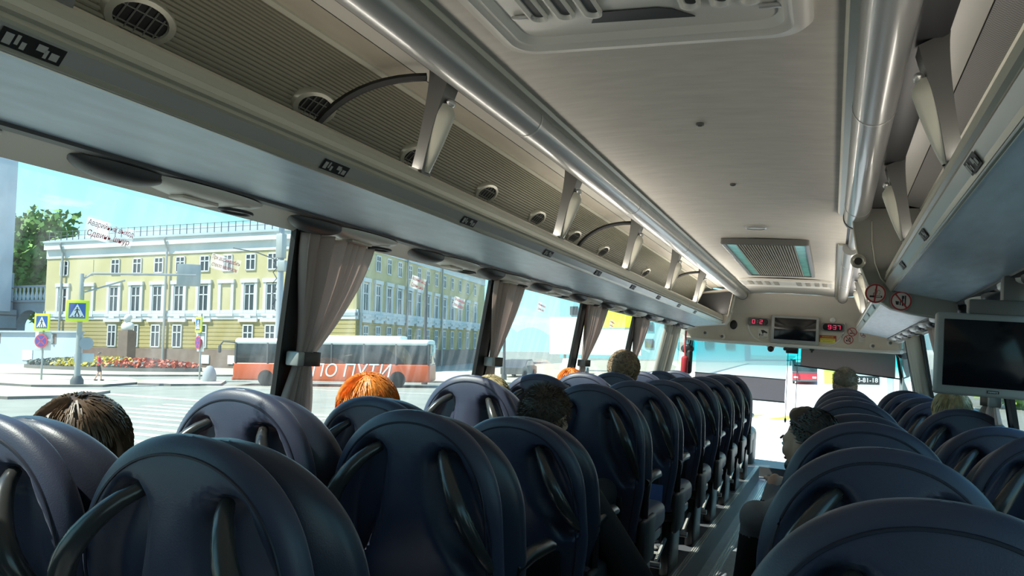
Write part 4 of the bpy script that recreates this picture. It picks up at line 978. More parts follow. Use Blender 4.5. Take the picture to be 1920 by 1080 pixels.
# ---- the yellow building: long front, wing running away from its corner
P0 = Vector((-76.3, 59.5, 0)); P1 = Vector((-38.3, 59.5, 0)); P2 = Vector((-46.6, 106, 0))
bld = thing('yellow_building', 'long yellow three storey building with white cornices across the street', 'building', (-57, 60, GZ), out=True)
def wallpiece(name, A, D, ln, z0, z1, off, m, th=0.3):
    D = D.normalized(); nrm = Vector((D.y, -D.x, 0)); q = A + nrm * off
    b = MB(); pts = [q, q + D * ln, q + D * ln - nrm * (off + th), q - nrm * (off + th)]
    b.add([(p.x, p.y, z) for z in (z0, z1) for p in pts], [(0, 1, 5, 4), (1, 2, 6, 5), (2, 3, 7, 6), (3, 0, 4, 7), (4, 5, 6, 7), (0, 1, 2, 3)])
    return b.build(name, m, bld, world=True, smooth=0)
for A, D, ln in ((P0, P1 - P0, (P1 - P0).length), (P1, P2 - P1, (P2 - P1).length)):
    wallpiece('upper_wall', A, D, ln, 2.9, 9.0, 0.0, 'ywall', 0.3)
    wallpiece('string_course', A, D, ln, 2.05, 2.9, 0.14, 'stucco')
    wallpiece('band', A, D, ln, 2.35, 2.62, 0.20, 'zinc')
    wallpiece('lower_wall', A, D, ln, -0.75, 2.05, 0.03, 'ywall2')
    for k in range(7): wallpiece('rustication', A, D, ln, -0.65 + 0.38 * k, -0.35 + 0.38 * k, 0.06, 'ywall2')
    wallpiece('plinth', A, D, ln, GZ - 0.4, -0.75, 0.12, 'plinth')
    wallpiece('frieze', A, D, ln, 8.4, 9.3, 0.10, 'stucco')
    wallpiece('cornice', A, D, ln, 9.3, 10.0, 0.45, 'stucco')
    wallpiece('gutter', A, D, ln, 10.0, 10.15, 0.60, 'zinc')
b = MB(); b.add([(-76.8, 58.9, 10.15), (-37.8, 58.9, 10.15), (-40, 66, 12.2), (-74, 66, 12.2)], [(0, 1, 2, 3)]); b.add([(-37.8, 58.9, 10.15), (-46.0, 106, 10.15), (-52, 106, 12.2), (-44.0, 66, 12.2)], [(0, 1, 2, 3)])
b.build('roof', 'zinc', bld, world=True, smooth=0)
# railing on the roof edge
b = MB()
for k in range(46):
    x = -76 + 0.84 * k; b.box((x, 59.4, 10.7), (0.06, 0.06, 1.1))
for z in (10.75, 11.2): b.box((-57, 59.4, z), (38.4, 0.045, 0.045))
b.build('roof_railing', 'dsteel', bld, world=True, smooth=0)
def bwin(A, D, s, zc, w, h, surround, pediment=False, blind=False):
    D = D.normalized(); nrm = Vector((D.y, -D.x, 0)); q = A + D * s + nrm * (0.07 if pediment else 0.0)
    def bx(b, du, dz, su, sz, off, th, m=0):
        c = q + D * du + nrm * (off); rot = Matrix(((D.x, -nrm.x, 0), (D.y, -nrm.y, 0), (0, 0, 1))); b.box((c.x, c.y, zc + dz), (su, th, sz), m, rot)
    b = MB()
    if surround:
        for e in (-1, 1): bx(b, e * (w / 2 + 0.15), 0.15, 0.30, h + 0.5, 0.08, 0.16)
        bx(b, 0, h / 2 + 0.28, w + 0.75, 0.35, 0.12, 0.24); bx(b, 0, -h / 2 - 0.12, w + 0.75, 0.22, 0.12, 0.26)
    if pediment:
        bx(b, 0, h / 2 + 0.42, w + 1.0, 0.34, 0.10, 0.2); bx(b, 0, h / 2 + 0.72, w * 0.6, 0.36, 0.10, 0.2)
    if blind: 
        bx(b, 0, 0, w, h, 0.02, 0.04, 1); b.build('blind_window', ['stucco', 'ywall'], bld, world=True, smooth=0); return
    for e in (-1, 1): bx(b, e * (w / 2 - 0.05), 0, 0.12, h, 0.05, 0.10)
    for e in (-1, 1): bx(b, 0, e * (h / 2 - 0.05), w, 0.12, 0.05, 0.10)
    bx(b, 0, 0, 0.12, h, 0.05, 0.08)
    if h > 1.3: bx(b, 0, h * 0.16, w, 0.10, 0.05, 0.08)
    f = b.build('window', ['stucco', 'ywall'], bld, world=True, smooth=0)
    b = MB(); bx(b, 0, 0, w - 0.05, h - 0.05, 0.02, 0.05); o = b.build('pane', 'wglass', f, smooth=0); o.data.transform(Matrix.Translation(-ORG[bld.name]))
FX = [-73.7, -70.2, -66.6, -63.7, -60.9, -58.2, -55.2, -52.5, -49.8, -47.3, -44.7, -41.8]
for i, x in enumerate(FX):
    s = x - P0.x; D = P1 - P0
    bwin(P0, D, s, 7.35, 1.15, 1.55, False, blind=(i == 1))
    bwin(P0, D, s, 3.9 + 0.05, 1.2, 2.75, True, blind=(i in (1, 7)))
    if i not in (0, 1, 7): bwin(P0, D, s, 0.45, 1.15, 2.2, False, True)
for i, s in enumerate([1.9, 4.9, 7.8, 10.8, 13.9, 16.9, 20.1, 23.3, 26.6, 30.0, 33.6, 37.4, 41.4]):
    D = P2 - P1
    bwin(P1, D, s, 7.35, 1.15, 1.55, False); bwin(P1, D, s, 3.95, 1.2, 2.75, True); bwin(P1, D, s, 0.45, 1.15, 2.2, False, True)
for x in (-54.6, -51.5): 
    b = MB(); b.box((x, 59.34, -1.7), (0.9, 0.1, 0.8)); b.build('cellar_window', 'stucco', bld, world=True, smooth=0)
b = MB(); b.box((-52.9 + 0, 59.32, -1.55), (1.7, 0.14, 2.0)); 
b.v = [(p[0] + 4.2, p[1], p[2]) for p in b.v]; b.build('door', 'stucco', bld, world=True, smooth=0)
for (A, D, s) in ((P0, P1 - P0, 2.6), (P0, P1 - P0, 16.6), (P1, P2 - P1, 0.3), (P1, P2 - P1, 12.6), (P1, P2 - P1, 25.0)):
    D = D.normalized(); nrm = Vector((D.y, -D.x, 0)); q = A + D * s + nrm * 0.3
    b = MB(); b.tube([(q.x + nrm.x * 0.4, q.y + nrm.y * 0.4, 9.9), (q.x, q.y, 8.9), (q.x, q.y, GZ)], 0.11, 8); b.build('downpipe', 'steel', bld, world=True)

# ---- low bluish wall, arch bridge with balustrade, white tower
t = thing('retaining_wall', 'blue grey retaining wall with a small balustrade under the arch', 'wall', (-66, 52, GZ), out=True)
b = MB(); b.box((-74.5, 55.6, -0.95), (16.5, 0.5, 3.3)); b.build('wall', 'bluewall', t, world=True, smooth=0)
b = MB(); b.box((-74.5, 55.5, 0.75), (16.8, 0.8, 0.16)); b.build('coping', 'bluewall', t, world=True, smooth=0)
for x0, n in ((-80.5, 6), (-71.5, 4)):
    for k in range(n):
        b = MB(); b.lathe([(0.10, 0), (0.16, 0.3), (0.08, 0.6), (0.12, 0.85)], (x0 + 0.62 * k, 55.24, -0.35), 10); b.build('baluster', 'stucco', t, world=True)
    b = MB(); b.box((x0 + 0.31 * (n - 1), 55.335, 0.05), (0.62 * n + 0.3, 0.02, 1.0)); b.build('balustrade_recess', 'plinth', t, world=True, smooth=0)
for x in (-80.0, -73.0):
    b = MB(); b.box((x, 55.32, -1.55), (1.4, 0.06, 1.0)); b.build('panel', 'stucco', t, world=True, smooth=0)
t = thing('stone_bridge', 'grey stone arch with a balustrade between the tower and yellow building', 'bridge', (-82, 63, GZ), out=True)
b = MB(); prof = [(-88.5, 4.1), (-88.5, -2.6), (-84.5, -2.6)]
for k in range(17):
    a = PI - PI * k / 16; prof.append((-82.3 + 2.2 * math.cos(a), 0.9 + 2.3 * math.sin(a)))
prof += [(-80.1, -2.6), (-77.4, -2.6), (-77.4, 4.1)]
b.ext(prof, 62.3, 63.5); b.build('arch', 'greystone', t, world=True, smooth=0)
b = MB(); b.box((-83, 62.75, 4.2), (11.0, 1.3, 0.25)); b.box((-83, 62.6, 5.85), (11.0, 0.5, 0.22)); b.build('parapet', 'greystone', t, world=True, smooth=0)
for k in range(15):
    b = MB(); b.lathe([(0.13, 0), (0.2, 0.45), (0.09, 1.0), (0.14, 1.45)], (-87.6 + 0.66 * k, 62.6, 4.32), 8); b.build('baluster', 'stucco', t, world=True)
t = thing('white_tower', 'tall white tower on a banded stone base at the left edge', 'tower', (-88, 58, GZ), out=True)
b = MB(); b.box((-88.0, 58, 14), (9.0, 6, 22)); b.build('shaft', 'tower', t, world=True, smooth=0)
b = MB(); b.box((-89.3, 58, 5.2), (10.4, 7.4, 4.2)); b.box((-89.3, 58, 0.2), (11.2, 7.8, 6.0)); b.build('base', 'greystone', t, world=True, smooth=0)
for k in range(6):
    b = MB(); b.box((-89.3, 58, -1.9 + 1.5 * k), (11.3 if k < 4 else 10.5, 7.9 if k < 4 else 7.5, 0.12)); b.build('joint_band', 'plinth', t, world=True, smooth=0)
# ---- trees
def tree(name, label, x, y, h, rx, zc, m, n=900, ls=0.55, rz=None, grp=None, trunk=True):
    t = thing(name, label, 'tree' if trunk else 'shrub', (x, y, GZ), grp, out=True); rnd = random.Random(int(x * 7 + y))
    rz = rz or rx; b = MB()
    for i in range(n):
        v = Vector((rnd.gauss(0, 1), rnd.gauss(0, 1), rnd.gauss(0, 1))).normalized(); r = rnd.random() ** 0.4
        lump = 0.72 + 0.45 * noise.noise(v * 2.2 + Vector((x, y, 0)) * 0.3)
        c = Vector((x + v.x * rx * r * lump * 1.2, y + v.y * rx * r * lump * 1.2, zc + v.z * rz * r * lump * 1.2))
        a = Vector((rnd.gauss(0, 1), rnd.gauss(0, 1), rnd.gauss(0, 1))).normalized(); bb = a.orthogonal().normalized()
        s = ls * (0.6 + rnd.random() * 0.8)
        b.add([c - a * s, c + bb * s * 0.5, c + a * s, c - bb * s * 0.5], [(0, 1, 2, 3)])
    b.build('foliage', m, t, world=True, smooth=0)
    if trunk:
        b = MB(); b.tube([(x, y, GZ), (x + 0.2, y, GZ + (zc - GZ) * 0.5), (x, y, zc)], [0.35, 0.28, 0.15], 8)
        for k in range(5): 
            a = 2 * PI * k / 5; b.tube([(x, y, zc - rz * 0.6), (x + rx * 0.5 * math.cos(a), y + rx * 0.5 * math.sin(a), zc)], [0.14, 0.05], 6)
        b.build('trunk', 'bark', t, world=True)
tree('leafy_tree', 'large leafy green tree behind the white tower and arch', -97, 72.5, 0, 7.5, 10, 'leaf', 7500, 0.5, 7.5)
tree('dark_tree', 'dark green tree seen through the stone arch', -84, 71.5, 0, 5.5, 0.5, 'leafd', 2400, 0.5, 4)
# ---- flower bed
t = thing('flower_bed', 'oval bed of yellow and red flowers with a dark kerb', 'flower bed', (-57.5, 51.5, GZ), out=True)
b = MB(); n = 40; pts = [(-56.8 + 9.6 * math.cos(2 * PI * k / n), 50.6 + 2.9 * math.sin(2 * PI * k / n)) for k in range(n)]
b.add([(x, y, z) for z in (GZ, GZ + 0.42) for x, y in pts], [(i, (i + 1) % n, n + (i + 1) % n, n + i) for i in range(n)] + [tuple(range(n, 2 * n))]); b.build('kerb', 'kerb', t, world=True, smooth=0)
M['fy'] = mat('yellow_flowers', (0.75, 0.62, 0.12), 0.8); M['fr'] = mat('red_flowers', (0.62, 0.16, 0.10), 0.8); M['fg'] = mat('grey_green_plants', (0.22, 0.24, 0.22), 0.9)
rnd = random.Random(3); bs = [MB(), MB(), MB()]
for i in range(3600):
    a = rnd.random() * 2 * PI; r = math.sqrt(rnd.random()) * 0.96; x = -56.8 + 9.6 * r * math.cos(a); y = 50.6 + 2.9 * r * math.sin(a)
    z = GZ + 0.42 + 0.45 * (1 - r * r) + rnd.random() * 0.25; s = 0.10 + rnd.random() * 0.10
    k = 2 if x < -60.5 + rnd.gauss(0, 1) else (0 if (x < -54.5 + rnd.gauss(0, 1.2)) else 1)
    if rnd.random() < 0.22: k = 2
    d = Vector((rnd.gauss(0, 1), rnd.gauss(0, 1), rnd.gauss(0, 1))).normalized(); e2 = d.orthogonal().normalized()
    bs[k].add([Vector((x, y, z)) + d * s, Vector((x, y, z)) + e2 * s, Vector((x, y, z)) - d * s, Vector((x, y, z)) - e2 * s], [(0, 1, 2, 3)])
for k, (nm, m) in enumerate((('yellow_flowers', 'fy'), ('red_flowers', 'fr'), ('green_plants', 'fg'))):
    o = bs[k].build(nm, m, t, world=True, smooth=0); o['kind'] = 'stuff'
# ---- bust on a pedestal
t = thing('bust_statue', 'white bust on a brown stone pedestal in front of the building', 'statue', (-60.2, 55.4, GZ), out=True)
b = MB(); b.box((-60.2, 55.4, -0.85), (1.15, 1.0, 3.5)); b.box((-60.2, 55.4, -2.3), (1.8, 1.6, 0.6)); b.build('pedestal', 'plinth', t, world=True, smooth=0)
b = MB(); b.ell((-60.2, 55.4, 1.25), (0.72, 0.42, 0.5)); b.ell((-60.2, 55.35, 1.95), (0.30, 0.34, 0.40)); b.tube([(-60.2, 55.4, 1.4), (-60.2, 55.4, 1.8)], 0.2, 10); b.ell((-60.2, 55.05, 1.9), (0.07, 0.1, 0.1)); b.ell((-60.2, 55.45, 2.1), (0.33, 0.34, 0.3)); b.build('bust', 'statue', t, world=True)

# ---- signs and poles
def crossing_sign(parent, c, w, box=True, rz=0, th=0.16):
    rot = Matrix.Rotation(rz, 3, 'Z'); c = Vector(c)
    def P(x, y, z): return c + rot @ Vector((x, y, z))
    b = MB(); b.rbox(c, (w, th, w * 1.05), 0.03, 2, rot=rot); s = b.build('backing', 'signy', parent, world=True)
    def flat(L, h, m, nm):
        b = MB(); b.add([P(x * w, -th / 2 - h, z * w) for x, z in L], [tuple(range(len(L)))]); b.build(nm, m, parent, world=True, smooth=0)
    flat([(-.37, -.38), (.37, -.38), (.37, .38), (-.37, .38)], 0.006, 'signb', 'blue_field')
    flat([(-.33, -.31), (.33, -.31), (0, .34)], 0.010, 'wink', 'triangle')
    b = MB()
    def q(L): b.add([P(x * w, -th / 2 - 0.014, z * w) for x, z in L], [tuple(range(len(L)))])
    q([(.0 + .035 * math.cos(k), .14 + .035 * math.sin(k)) for k in [i * 0.785 for i in range(8)]])
    q([(-.03, .10), (.03, .10), (.04, -.06), (-.04, -.06)]); q([(-.04, -.05), (0, -.06), (-.06, -.24), (-.12, -.24)]); q([(.0, -.06), (.04, -.05), (.12, -.24), (.06, -.24)]); q([(-.03, .09), (-.02, .06), (-.10, -.02), (-.12, .01)]); q([(.03, .09), (.02, .06), (.10, -.0), (.12, .03)])
    for k in range(4): q([(-.25 + .14 * k, -.30), (-.17 + .14 * k, -.30), (-.15 + .14 * k, -.25), (-.21 + .14 * k, -.25)])
    b.build('pictogram', 'ink', parent, world=True, smooth=0)
RZ = R_(45)
def no_stop(parent, c, r, rz):
    rot = Matrix.Rotation(rz, 3, 'Z') @ Matrix.Rotation(R_(90), 3, 'X'); c = Vector(c)
    b = MB(); b.lathe([(r, 0), (r, 0.04)], c, 28, rot=rot); b.build('red_rim', 'signr', parent, world=True)
    b = MB(); b.lathe([(r * 0.82, 0.03), (r * 0.82, 0.046)], c, 28, rot=rot); b.build('disc', 'signv', parent, world=True)
    b = MB()
    for a in (45, -45):
        d = Vector((math.cos(R_(a)), math.sin(R_(a)))); e2 = Vector((-d.y, d.x)); L = [d * r * .8 + e2 * r * .09, -d * r * .8 + e2 * r * .09, -d * r * .8 - e2 * r * .09, d * r * .8 - e2 * r * .09]
        b.add([c + rot @ Vector((p.x, p.y, 0.049)) for p in L], [(0, 1, 2, 3)])
    b.build('cross', 'signr', parent, world=True, smooth=0)
# lamp post with arm and big crossing sign
x, y = -39.0, 32.6
t = thing('street_lamp', 'pale grey pole with a long arm and a large lime pedestrian crossing sign', 'street lamp', (x, y, GZ), out=True)
b = MB(); b.tube([(x, y, GZ), (x, y, 3.7)], [0.17, 0.11], 12); b.build('pole', 'steel', t, world=True)
b = MB(); b.lathe([(0.34, 0), (0.34, 0.35), (0.2, 0.6)], (x, y, GZ), 14); b.build('base', 'dsteel', t, world=True)
b = MB(); pts = [(x, y, 2.4), (x + 0.05, y + 0.05, 3.4), (x + 0.35, y + 0.35, 3.72), (x + 2.3, y + 2.2, 3.80), (x + 4.3, y + 4.1, 3.86)]; b.tube(pts, 0.07, 8); b.tube([(x, y, 2.6), (x + 1.6, y + 1.5, 3.4)], 0.05, 6); b.build('arm', 'steel', t, world=True)
b = MB(); b.rbox((x + 4.0, y + 3.85, 3.85), (1.3, 0.10, 1.3), 0.03, rot=Matrix.Rotation(RZ, 3, 'Z')); b.build('board', 'steel', t, world=True)
crossing_sign(t, (x + 0.1, y - 0.26, 1.6), 1.12, rz=RZ * 1.0, th=0.40)
b = MB(); b.lathe([(0.36, 0), (0.36, 0.05)], (x + 0.35, y + 0.2, -0.2), 20, rot=Matrix.Rotation(RZ, 3, 'Z') @ RX); b.build('small_sign', 'greystone', t, world=True)
b = MB(); b.rbox((x + 0.15, y + 0.25, -1.0), (1.0, 0.06, 0.5), 0.02, rot=Matrix.Rotation(RZ, 3, 'Z')); b.build('notice_board', 'stucco', t, world=True)
for (x, y, lab, g) in ((-45.0, 35.1, 'thin pole with a narrow crossing sign over a violet no stopping disc, at left', 0), (-37.6, 40.4, 'thin pole with crossing sign and violet disc in front of the white door', 1)):
    t = thing('road_sign', lab, 'road sign', (x, y, GZ), 'thin sign poles across the street', out=True)
    b = MB(); b.tube([(x, y, GZ), (x, y, 1.75)], 0.055, 8); b.build('pole', 'steel', t, world=True)
    ang = RZ * (0.35 if g == 0 else -0.55)
    d = Vector((math.sin(ang), -math.cos(ang), 0)) * 0.16
    crossing_sign(t, (x + d.x, y + d.y, 1.05), 1.0 if g == 0 else 0.95, rz=ang, th=0.10)
    no_stop(t, (x + d.x, y + d.y, -0.1), 0.42, ang)
    b = MB(); b.rbox((x, y, -0.1), (1.05, 0.04, 1.15), 0.02, rot=Matrix.Rotation(ang, 3, 'Z')); b.build('white_board', 'stucco', t, world=True)
x, y = -33.1, 42.4
t = thing('utility_pole', 'tall grey utility pole with cables and a lamp in front of the building', 'pole', (x, y, GZ), out=True)
b = MB(); b.tube([(x, y, GZ), (x, y, 9.5)], [0.26, 0.16], 12); b.build('pole', 'greystone', t, world=True)
b = MB(); b.rbox((x, y, 6.2), (0.5, 0.5, 1.6), 0.05); b.rbox((x + 0.2, y, 4.9), (0.6, 0.5, 0.7), 0.05); b.build('junction_box', 'steel', t, world=True)
b = MB(); b.ell((x - 0.9, y, 8.3), (1.3, 0.8, 0.6)); b.build('lamp_head', 'greystone', t, world=True)
b = MB()
for k in range(5): b.tube([(x - 0.2, y - 0.1, 5.5 - 0.7 * k), (x - 0.5, y - 0.1, 5.2 - 0.7 * k), (x - 0.2, y - 0.1, 4.8 - 0.7 * k)], 0.035, 5)
b.tube([(x, y, 5.2), (x - 1.6, y - 0.4, 5.8), (x - 3.2, y - 0.8, 6.1)], 0.04, 5); b.build('cables', 'dsteel', t, world=True)
for (x, y, h, lab) in ((-24.1, 45.5, 4.0, 'dark slim pole in front of the building wing'), (-21.3, 52, 4.2, 'dark slim pole further along the building wing')):
    b = MB(); b.tube([(x, y, GZ), (x, y, h)], 0.10, 10); b.lathe([(0.2, 0), (0.2, 0.5)], (x, y, GZ), 10); tag(b.build('street_pole', 'dsteel', None, org=(x, y, GZ), out=True), lab, 'pole', 'slim poles by the building wing')
t = thing('bollard', 'grey rounded stone bollard beside the kerb', 'bollard', (-35.7, 39.2, GZ), out=True)
b = MB(); b.ell((-35.7, 39.2, GZ + 0.35), (0.42, 0.42, 0.75)); b.build('stone', 'greystone', t, world=True)

# ---- city buses
def citybus(label, rear, front, H, body, lower, stripe_text, group=None, Wd=2.5):
    A = Vector((rear[0], rear[1], 0)); Bv = Vector((front[0], front[1], 0)); D = (Bv - A).normalized(); L = (Bv - A).length; nrm = Vector((-D.y, D.x, 0))
    if nrm.y > 0: nrm = -nrm        # side facing the camera
    t = thing('city_bus', label, 'bus', (A.x, A.y, GZ), group, out=True)
    rot = Matrix(((D.x, nrm.x, 0), (D.y, nrm.y, 0), (0, 0, 1)))
    def W3(u, v, z): return A + D * u + nrm * v + Vector((0, 0, GZ + z))
    def bx(nm, u, v, z, su, sv, sz, m, r=0.08, seg=3):
        b = MB(); b.rbox(W3(u, v, z), (su, sv, sz), r, seg, rot=rot); return b.build(nm, m, t, world=True)
    bx('lower_body', L / 2, -Wd / 2, 0.85, L, Wd, 1.05, lower, 0.12)
    bx('upper_body', L / 2, -Wd / 2, 1.95, L - 0.05, Wd - 0.05, 1.35, 'busglass', 0.15)
    bx('roof', L / 2 , -Wd / 2, H - 0.15, L - 0.1, Wd, 0.42, 'buswhite', 0.18)
    bx('roof_unit', L * 0.45, -Wd / 2, H + 0.12, L * 0.6, Wd * 0.8, 0.3, 'buswhite', 0.1)
    for k in range(7): bx('pillar', 0.1 + (L - 0.25) * k / 6, -0.02, 1.95, 0.10, 0.05, 1.2, 'dsteel', 0.01)
    bx('windscreen_frame', L - 0.03, -Wd / 2, 1.25, 0.08, Wd, 0.12, 'dsteel', 0.02)
    bx('destination_board', L - 0.03, -Wd / 2, 2.42, 0.08, Wd * 0.7, 0.26, 'signface', 0.02)
    for v in (-0.35, -Wd + 0.35): bx('headlight', L - 0.02, v, 0.75, 0.08, 0.4, 0.2, 'buswhite', 0.03)
    bx('bumper', L - 0.02, -Wd / 2, 0.42, 0.12, Wd, 0.2, 'fr' if lower == 'orange' else 'dsteel', 0.03)
    for u in (1.9, L - 2.0):
        b = MB(); b.lathe([(0.46, -0.15), (0.48, 0), (0.46, 0.03), (0.25, 0.05)], W3(u, -0.02, 0.48), 20, rot=rot @ Matrix.Rotation(R_(-90), 3, 'X')); b.build('wheel', 'tyre', t, world=True)
    b = MB(); b.tube([W3(L - 0.1, -0.1, 2.55), W3(L + 0.55, 0.15, 2.6), W3(L + 0.75, 0.15, 2.35)], 0.05, 8); b.rbox(W3(L + 0.75, 0.15, 2.15), (0.15, 0.2, 0.45), 0.05, rot=rot); b.build('mirror', 'dsteel', t, world=True)
    if stripe_text:
        o = text_part('lettering', stripe_text, 1.05, 'wink', t, Matrix.Identity(4), 0.002, shear=0.2)
        mw = basis(-D if D.x < 0 else D, (0, 0, 1), W3(L * 0.40, 0.012, 0.92) - ORG[t.name]); o.data.transform(mw)
    return t
citybus('orange city bus with white roof, lettered along its side, across the street', (-21.8, 41.8), (-32.9, 38.0), 2.75, 'orange', 'orange', 'ПО ПУТИ')
t = citybus('small red bus seen head on through the gap between the sun blinds', (-2.75, 68), (-2.55, 56.3), 2.6, 'busred', 'busred', None); t.scale = (0.68, 0.68, 0.68)
t = citybus('white and blue bus standing behind the small red bus ahead', (-1.6, 82), (-1.4, 70.3), 2.6, 'buswhite', 'bluewall', None); t.scale = (0.68, 0.68, 0.68)
# white van ahead with a phone number band
t = thing('white_van', 'white van ahead with a black telephone number band, partly below the dark blind', 'van', (-0.4, 37.3, GZ), out=True)
b = MB(); b.rbox((2.1, 38.4, GZ + 1.40), (5.4, 2.1, 2.3), 0.25, 3); b.build('body', 'buswhite', t, world=True)
b = MB(); b.box((1.22, 37.32, GZ + 1.24), (1.25, 0.04, 0.36)); p = b.build('number_band', 'ink', t, world=True, smooth=0)
text_part('lettering', '-888-81-18', 0.26, 'wink', p, basis((1, 0, 0), (0, 0, 1), (1.22 + 0.4, -0.01, 1.24)), 0.012)
b = MB(); b.box((0.05, 37.32, GZ + 1.42), (0.75, 0.05, 0.75)); b.build('yellow_panel', 'fy', t, world=True, smooth=0)
for k in range(4):
    b = MB(); b.box((2.25 + 0.55 * k, 37.33, GZ + 1.15), (0.22, 0.05, 1.2)); b.build('grey_stripe', 'zinc', t, world=True, smooth=0)
for u in (0.6, 3.8):
    b = MB(); b.lathe([(0.36, 0), (0.38, 0.1), (0.2, 0.14)], (u, 37.42, GZ + 0.38), 18, rot=RX); b.build('wheel', 'tyre', t, world=True)
# tall block tinted teal and an added board, both imitating window reflections
t = thing('apartment_block', 'tall block beyond the yellow wing, painted teal to imitate a window reflection', 'building', (-30, 150, GZ), out=True)
b = MB(); b.box((-33, 160, 9), (36, 12, 24)); b.build('wall', 'teal_reflect', t, world=True, smooth=0)
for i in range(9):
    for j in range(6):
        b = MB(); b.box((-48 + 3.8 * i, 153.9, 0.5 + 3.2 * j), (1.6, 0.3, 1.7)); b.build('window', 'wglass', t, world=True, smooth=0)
t = thing('reflection_board', 'cream board with a lime green band, added to imitate a window reflection', 'reflection_board', (-22, 72, GZ), out=True)  # board added in place of a lime and white reflection in the glass
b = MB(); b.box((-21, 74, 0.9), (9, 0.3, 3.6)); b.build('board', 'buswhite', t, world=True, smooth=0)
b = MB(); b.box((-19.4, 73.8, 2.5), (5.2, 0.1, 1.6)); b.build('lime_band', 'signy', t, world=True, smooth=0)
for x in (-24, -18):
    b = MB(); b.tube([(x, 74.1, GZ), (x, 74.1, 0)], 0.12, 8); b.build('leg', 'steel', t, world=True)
# parked cars along the wing
def car(x, y, rz, m, lab):
    t = thing('parked_car', lab, 'car', (x, y, GZ), 'cars parked along the building wing', out=True, rz=rz)
    b = MB()
    pr = [(-2.1, 0.35), (-2.1, 0.85), (-1.3, 0.98), (-0.75, 1.42), (0.75, 1.45), (1.45, 0.98), (2.1, 0.9), (2.15, 0.35)]
    b.ext(pr, -0.85, 0.85, axis='Y'); b.build('body', m, t, smooth=30)
    b = MB(); b.ext([(-1.15, 0.99), (-0.70, 1.36), (0.70, 1.39), (1.28, 0.99)], -0.865, 0.865, axis='Y'); b.build('windows', 'busglass', t, smooth=0)
    for u in (-1.35, 1.35):
        for v in (-0.82, 0.82):
            b = MB(); b.lathe([(0.32, -0.1), (0.33, 0), (0.32, 0.1), (0.15, 0.11)], (u, v, 0.33), 16, rot=Matrix.Rotation(R_(90), 3, 'X')); b.build('wheel', 'tyre', t)
car(-22.5, 58, R_(95), 'dsteel', 'dark car parked beside the building wing, nearest')
car(-20.5, 66, R_(95), 'buswhite', 'white car parked beside the building wing, further off')
# ---- greenery and road on the right
for k in range(7):
    tree('hedge_shrub', ('bright green shrub beyond the right front windows, %s of its row' % ORD[k]) if k < 3 else ('bright green shrub outside the right windows, %s from the rear' % ORD[k - 3]), (7.6, 10.2, 13.0, 19, 19.5, 20, 20.5)[k], (41.5, 45.5, 50, 22, 30, 38, 47)[k], 0, 1.9, -0.9, 'leafb', 900, 0.4, 1.9, 'shrubs outside the right windows', trunk=False)
for k in range(4):
    tree('street_tree', 'leafy tree beyond the right windows, %s from the rear' % ORD[k], 27 + k, 18 + 12 * k, 0, 4.5, 4.5, 'leaf', 1500, 0.6, 4.0, 'trees outside the right windows')
plate([(-6, 12), (4.5, 12), (5.0, 31), (7.5, 60), (14, 120), (-14, 120), (-7, 40)], 0.004, 'trim_48', 'glare_ground')  # ground ahead whitened to stand in for sun glare
plate([(16, -20), (60, -20), (60, 120), (16.5, 120)], 0.13, 'trim_47')

# ================================================================== PEOPLE
M['hair_brown'] = mat('brown_hair', (0.115, 0.068, 0.038), 0.42, vary=(30, 0.5))
M['hair_orange'] = mat('orange_hair', (0.78, 0.24, 0.035), 0.42, vary=(40, 0.3))
M['hair_black'] = mat('near_black_hair', (0.020, 0.015, 0.013), 0.45, vary=(30, 0.3))
M['hair_buzz'] = mat('short_dark_hair', (0.050, 0.035, 0.024), 0.6, vary=(60, 0.4))
M['hair_curl'] = mat('curly_fair_brown_hair', (0.34, 0.24, 0.15), 0.5, vary=(40, 0.4))
M['hair_blond'] = mat('blond_hair', (0.50, 0.40, 0.22), 0.45, vary=(40, 0.3))
M['hair_grey'] = mat('thin_grey_hair', (0.16, 0.12, 0.085), 0.5, vary=(40, 0.3))
M['lip'] = mat('lips', (0.36, 0.13, 0.11), 0.5)
M['eye'] = mat('eye', (0.6, 0.6, 0.6), 0.2)
M['cl_black'] = M['blackcloth']
M['cl_grey'] = mat('grey_shirt', (0.20, 0.20, 0.21), 0.85)
M['cl_green'] = mat('green_top', (0.10, 0.16, 0.12), 0.85)
M['cl_white'] = mat('white_shirt', (0.62, 0.62, 0.60), 0.85)
M['cl_blue'] = mat('blue_denim', (0.05, 0.07, 0.13), 0.85)
def cap(b, a, c, r0, r1, n=10, k=5):   # tapering limb
    a = Vector(a); c = Vector(c); b.tube([a + (c - a) * i / k for i in range(k + 1)], [r0 + (r1 - r0) * i / k for i in range(k + 1)], n)
    b.ell(a, (r0, r0, r0), nu=n, nv=8); b.ell(c, (r1, r1, r1), nu=n, nv=8)
def hand(b, w, d, side, down):
    w = Vector(w); d = Vector(d).normalized(); dn = Vector(down).normalized(); sd = d.cross(dn).normalized()
    rot = Matrix((sd, d, dn)).transposed()
    b.ell(w + d * 0.05, (0.042, 0.055, 0.018), nu=12, nv=8, rot=rot)
    for i, ln in enumerate((0.068, 0.078, 0.072, 0.056)):
        p = w + d * 0.085 + sd * (-0.030 + 0.020 * i); q = p + d * ln * 0.55 + dn * 0.012; cap(b, p, q, 0.0105, 0.0095, 8, 2); cap(b, q, q + d * ln * 0.4 + dn * 0.022, 0.0095, 0.008, 8, 2)
    p = w + d * 0.035 - sd * 0.036 * side; cap(b, p, p + d * 0.032 - sd * 0.024 * side, 0.0125, 0.0105, 8, 2); cap(b, p + d * 0.032 - sd * 0.024 * side, p + d * 0.06 - sd * 0.022 * side + dn * 0.012, 0.0105, 0.009, 8, 2)
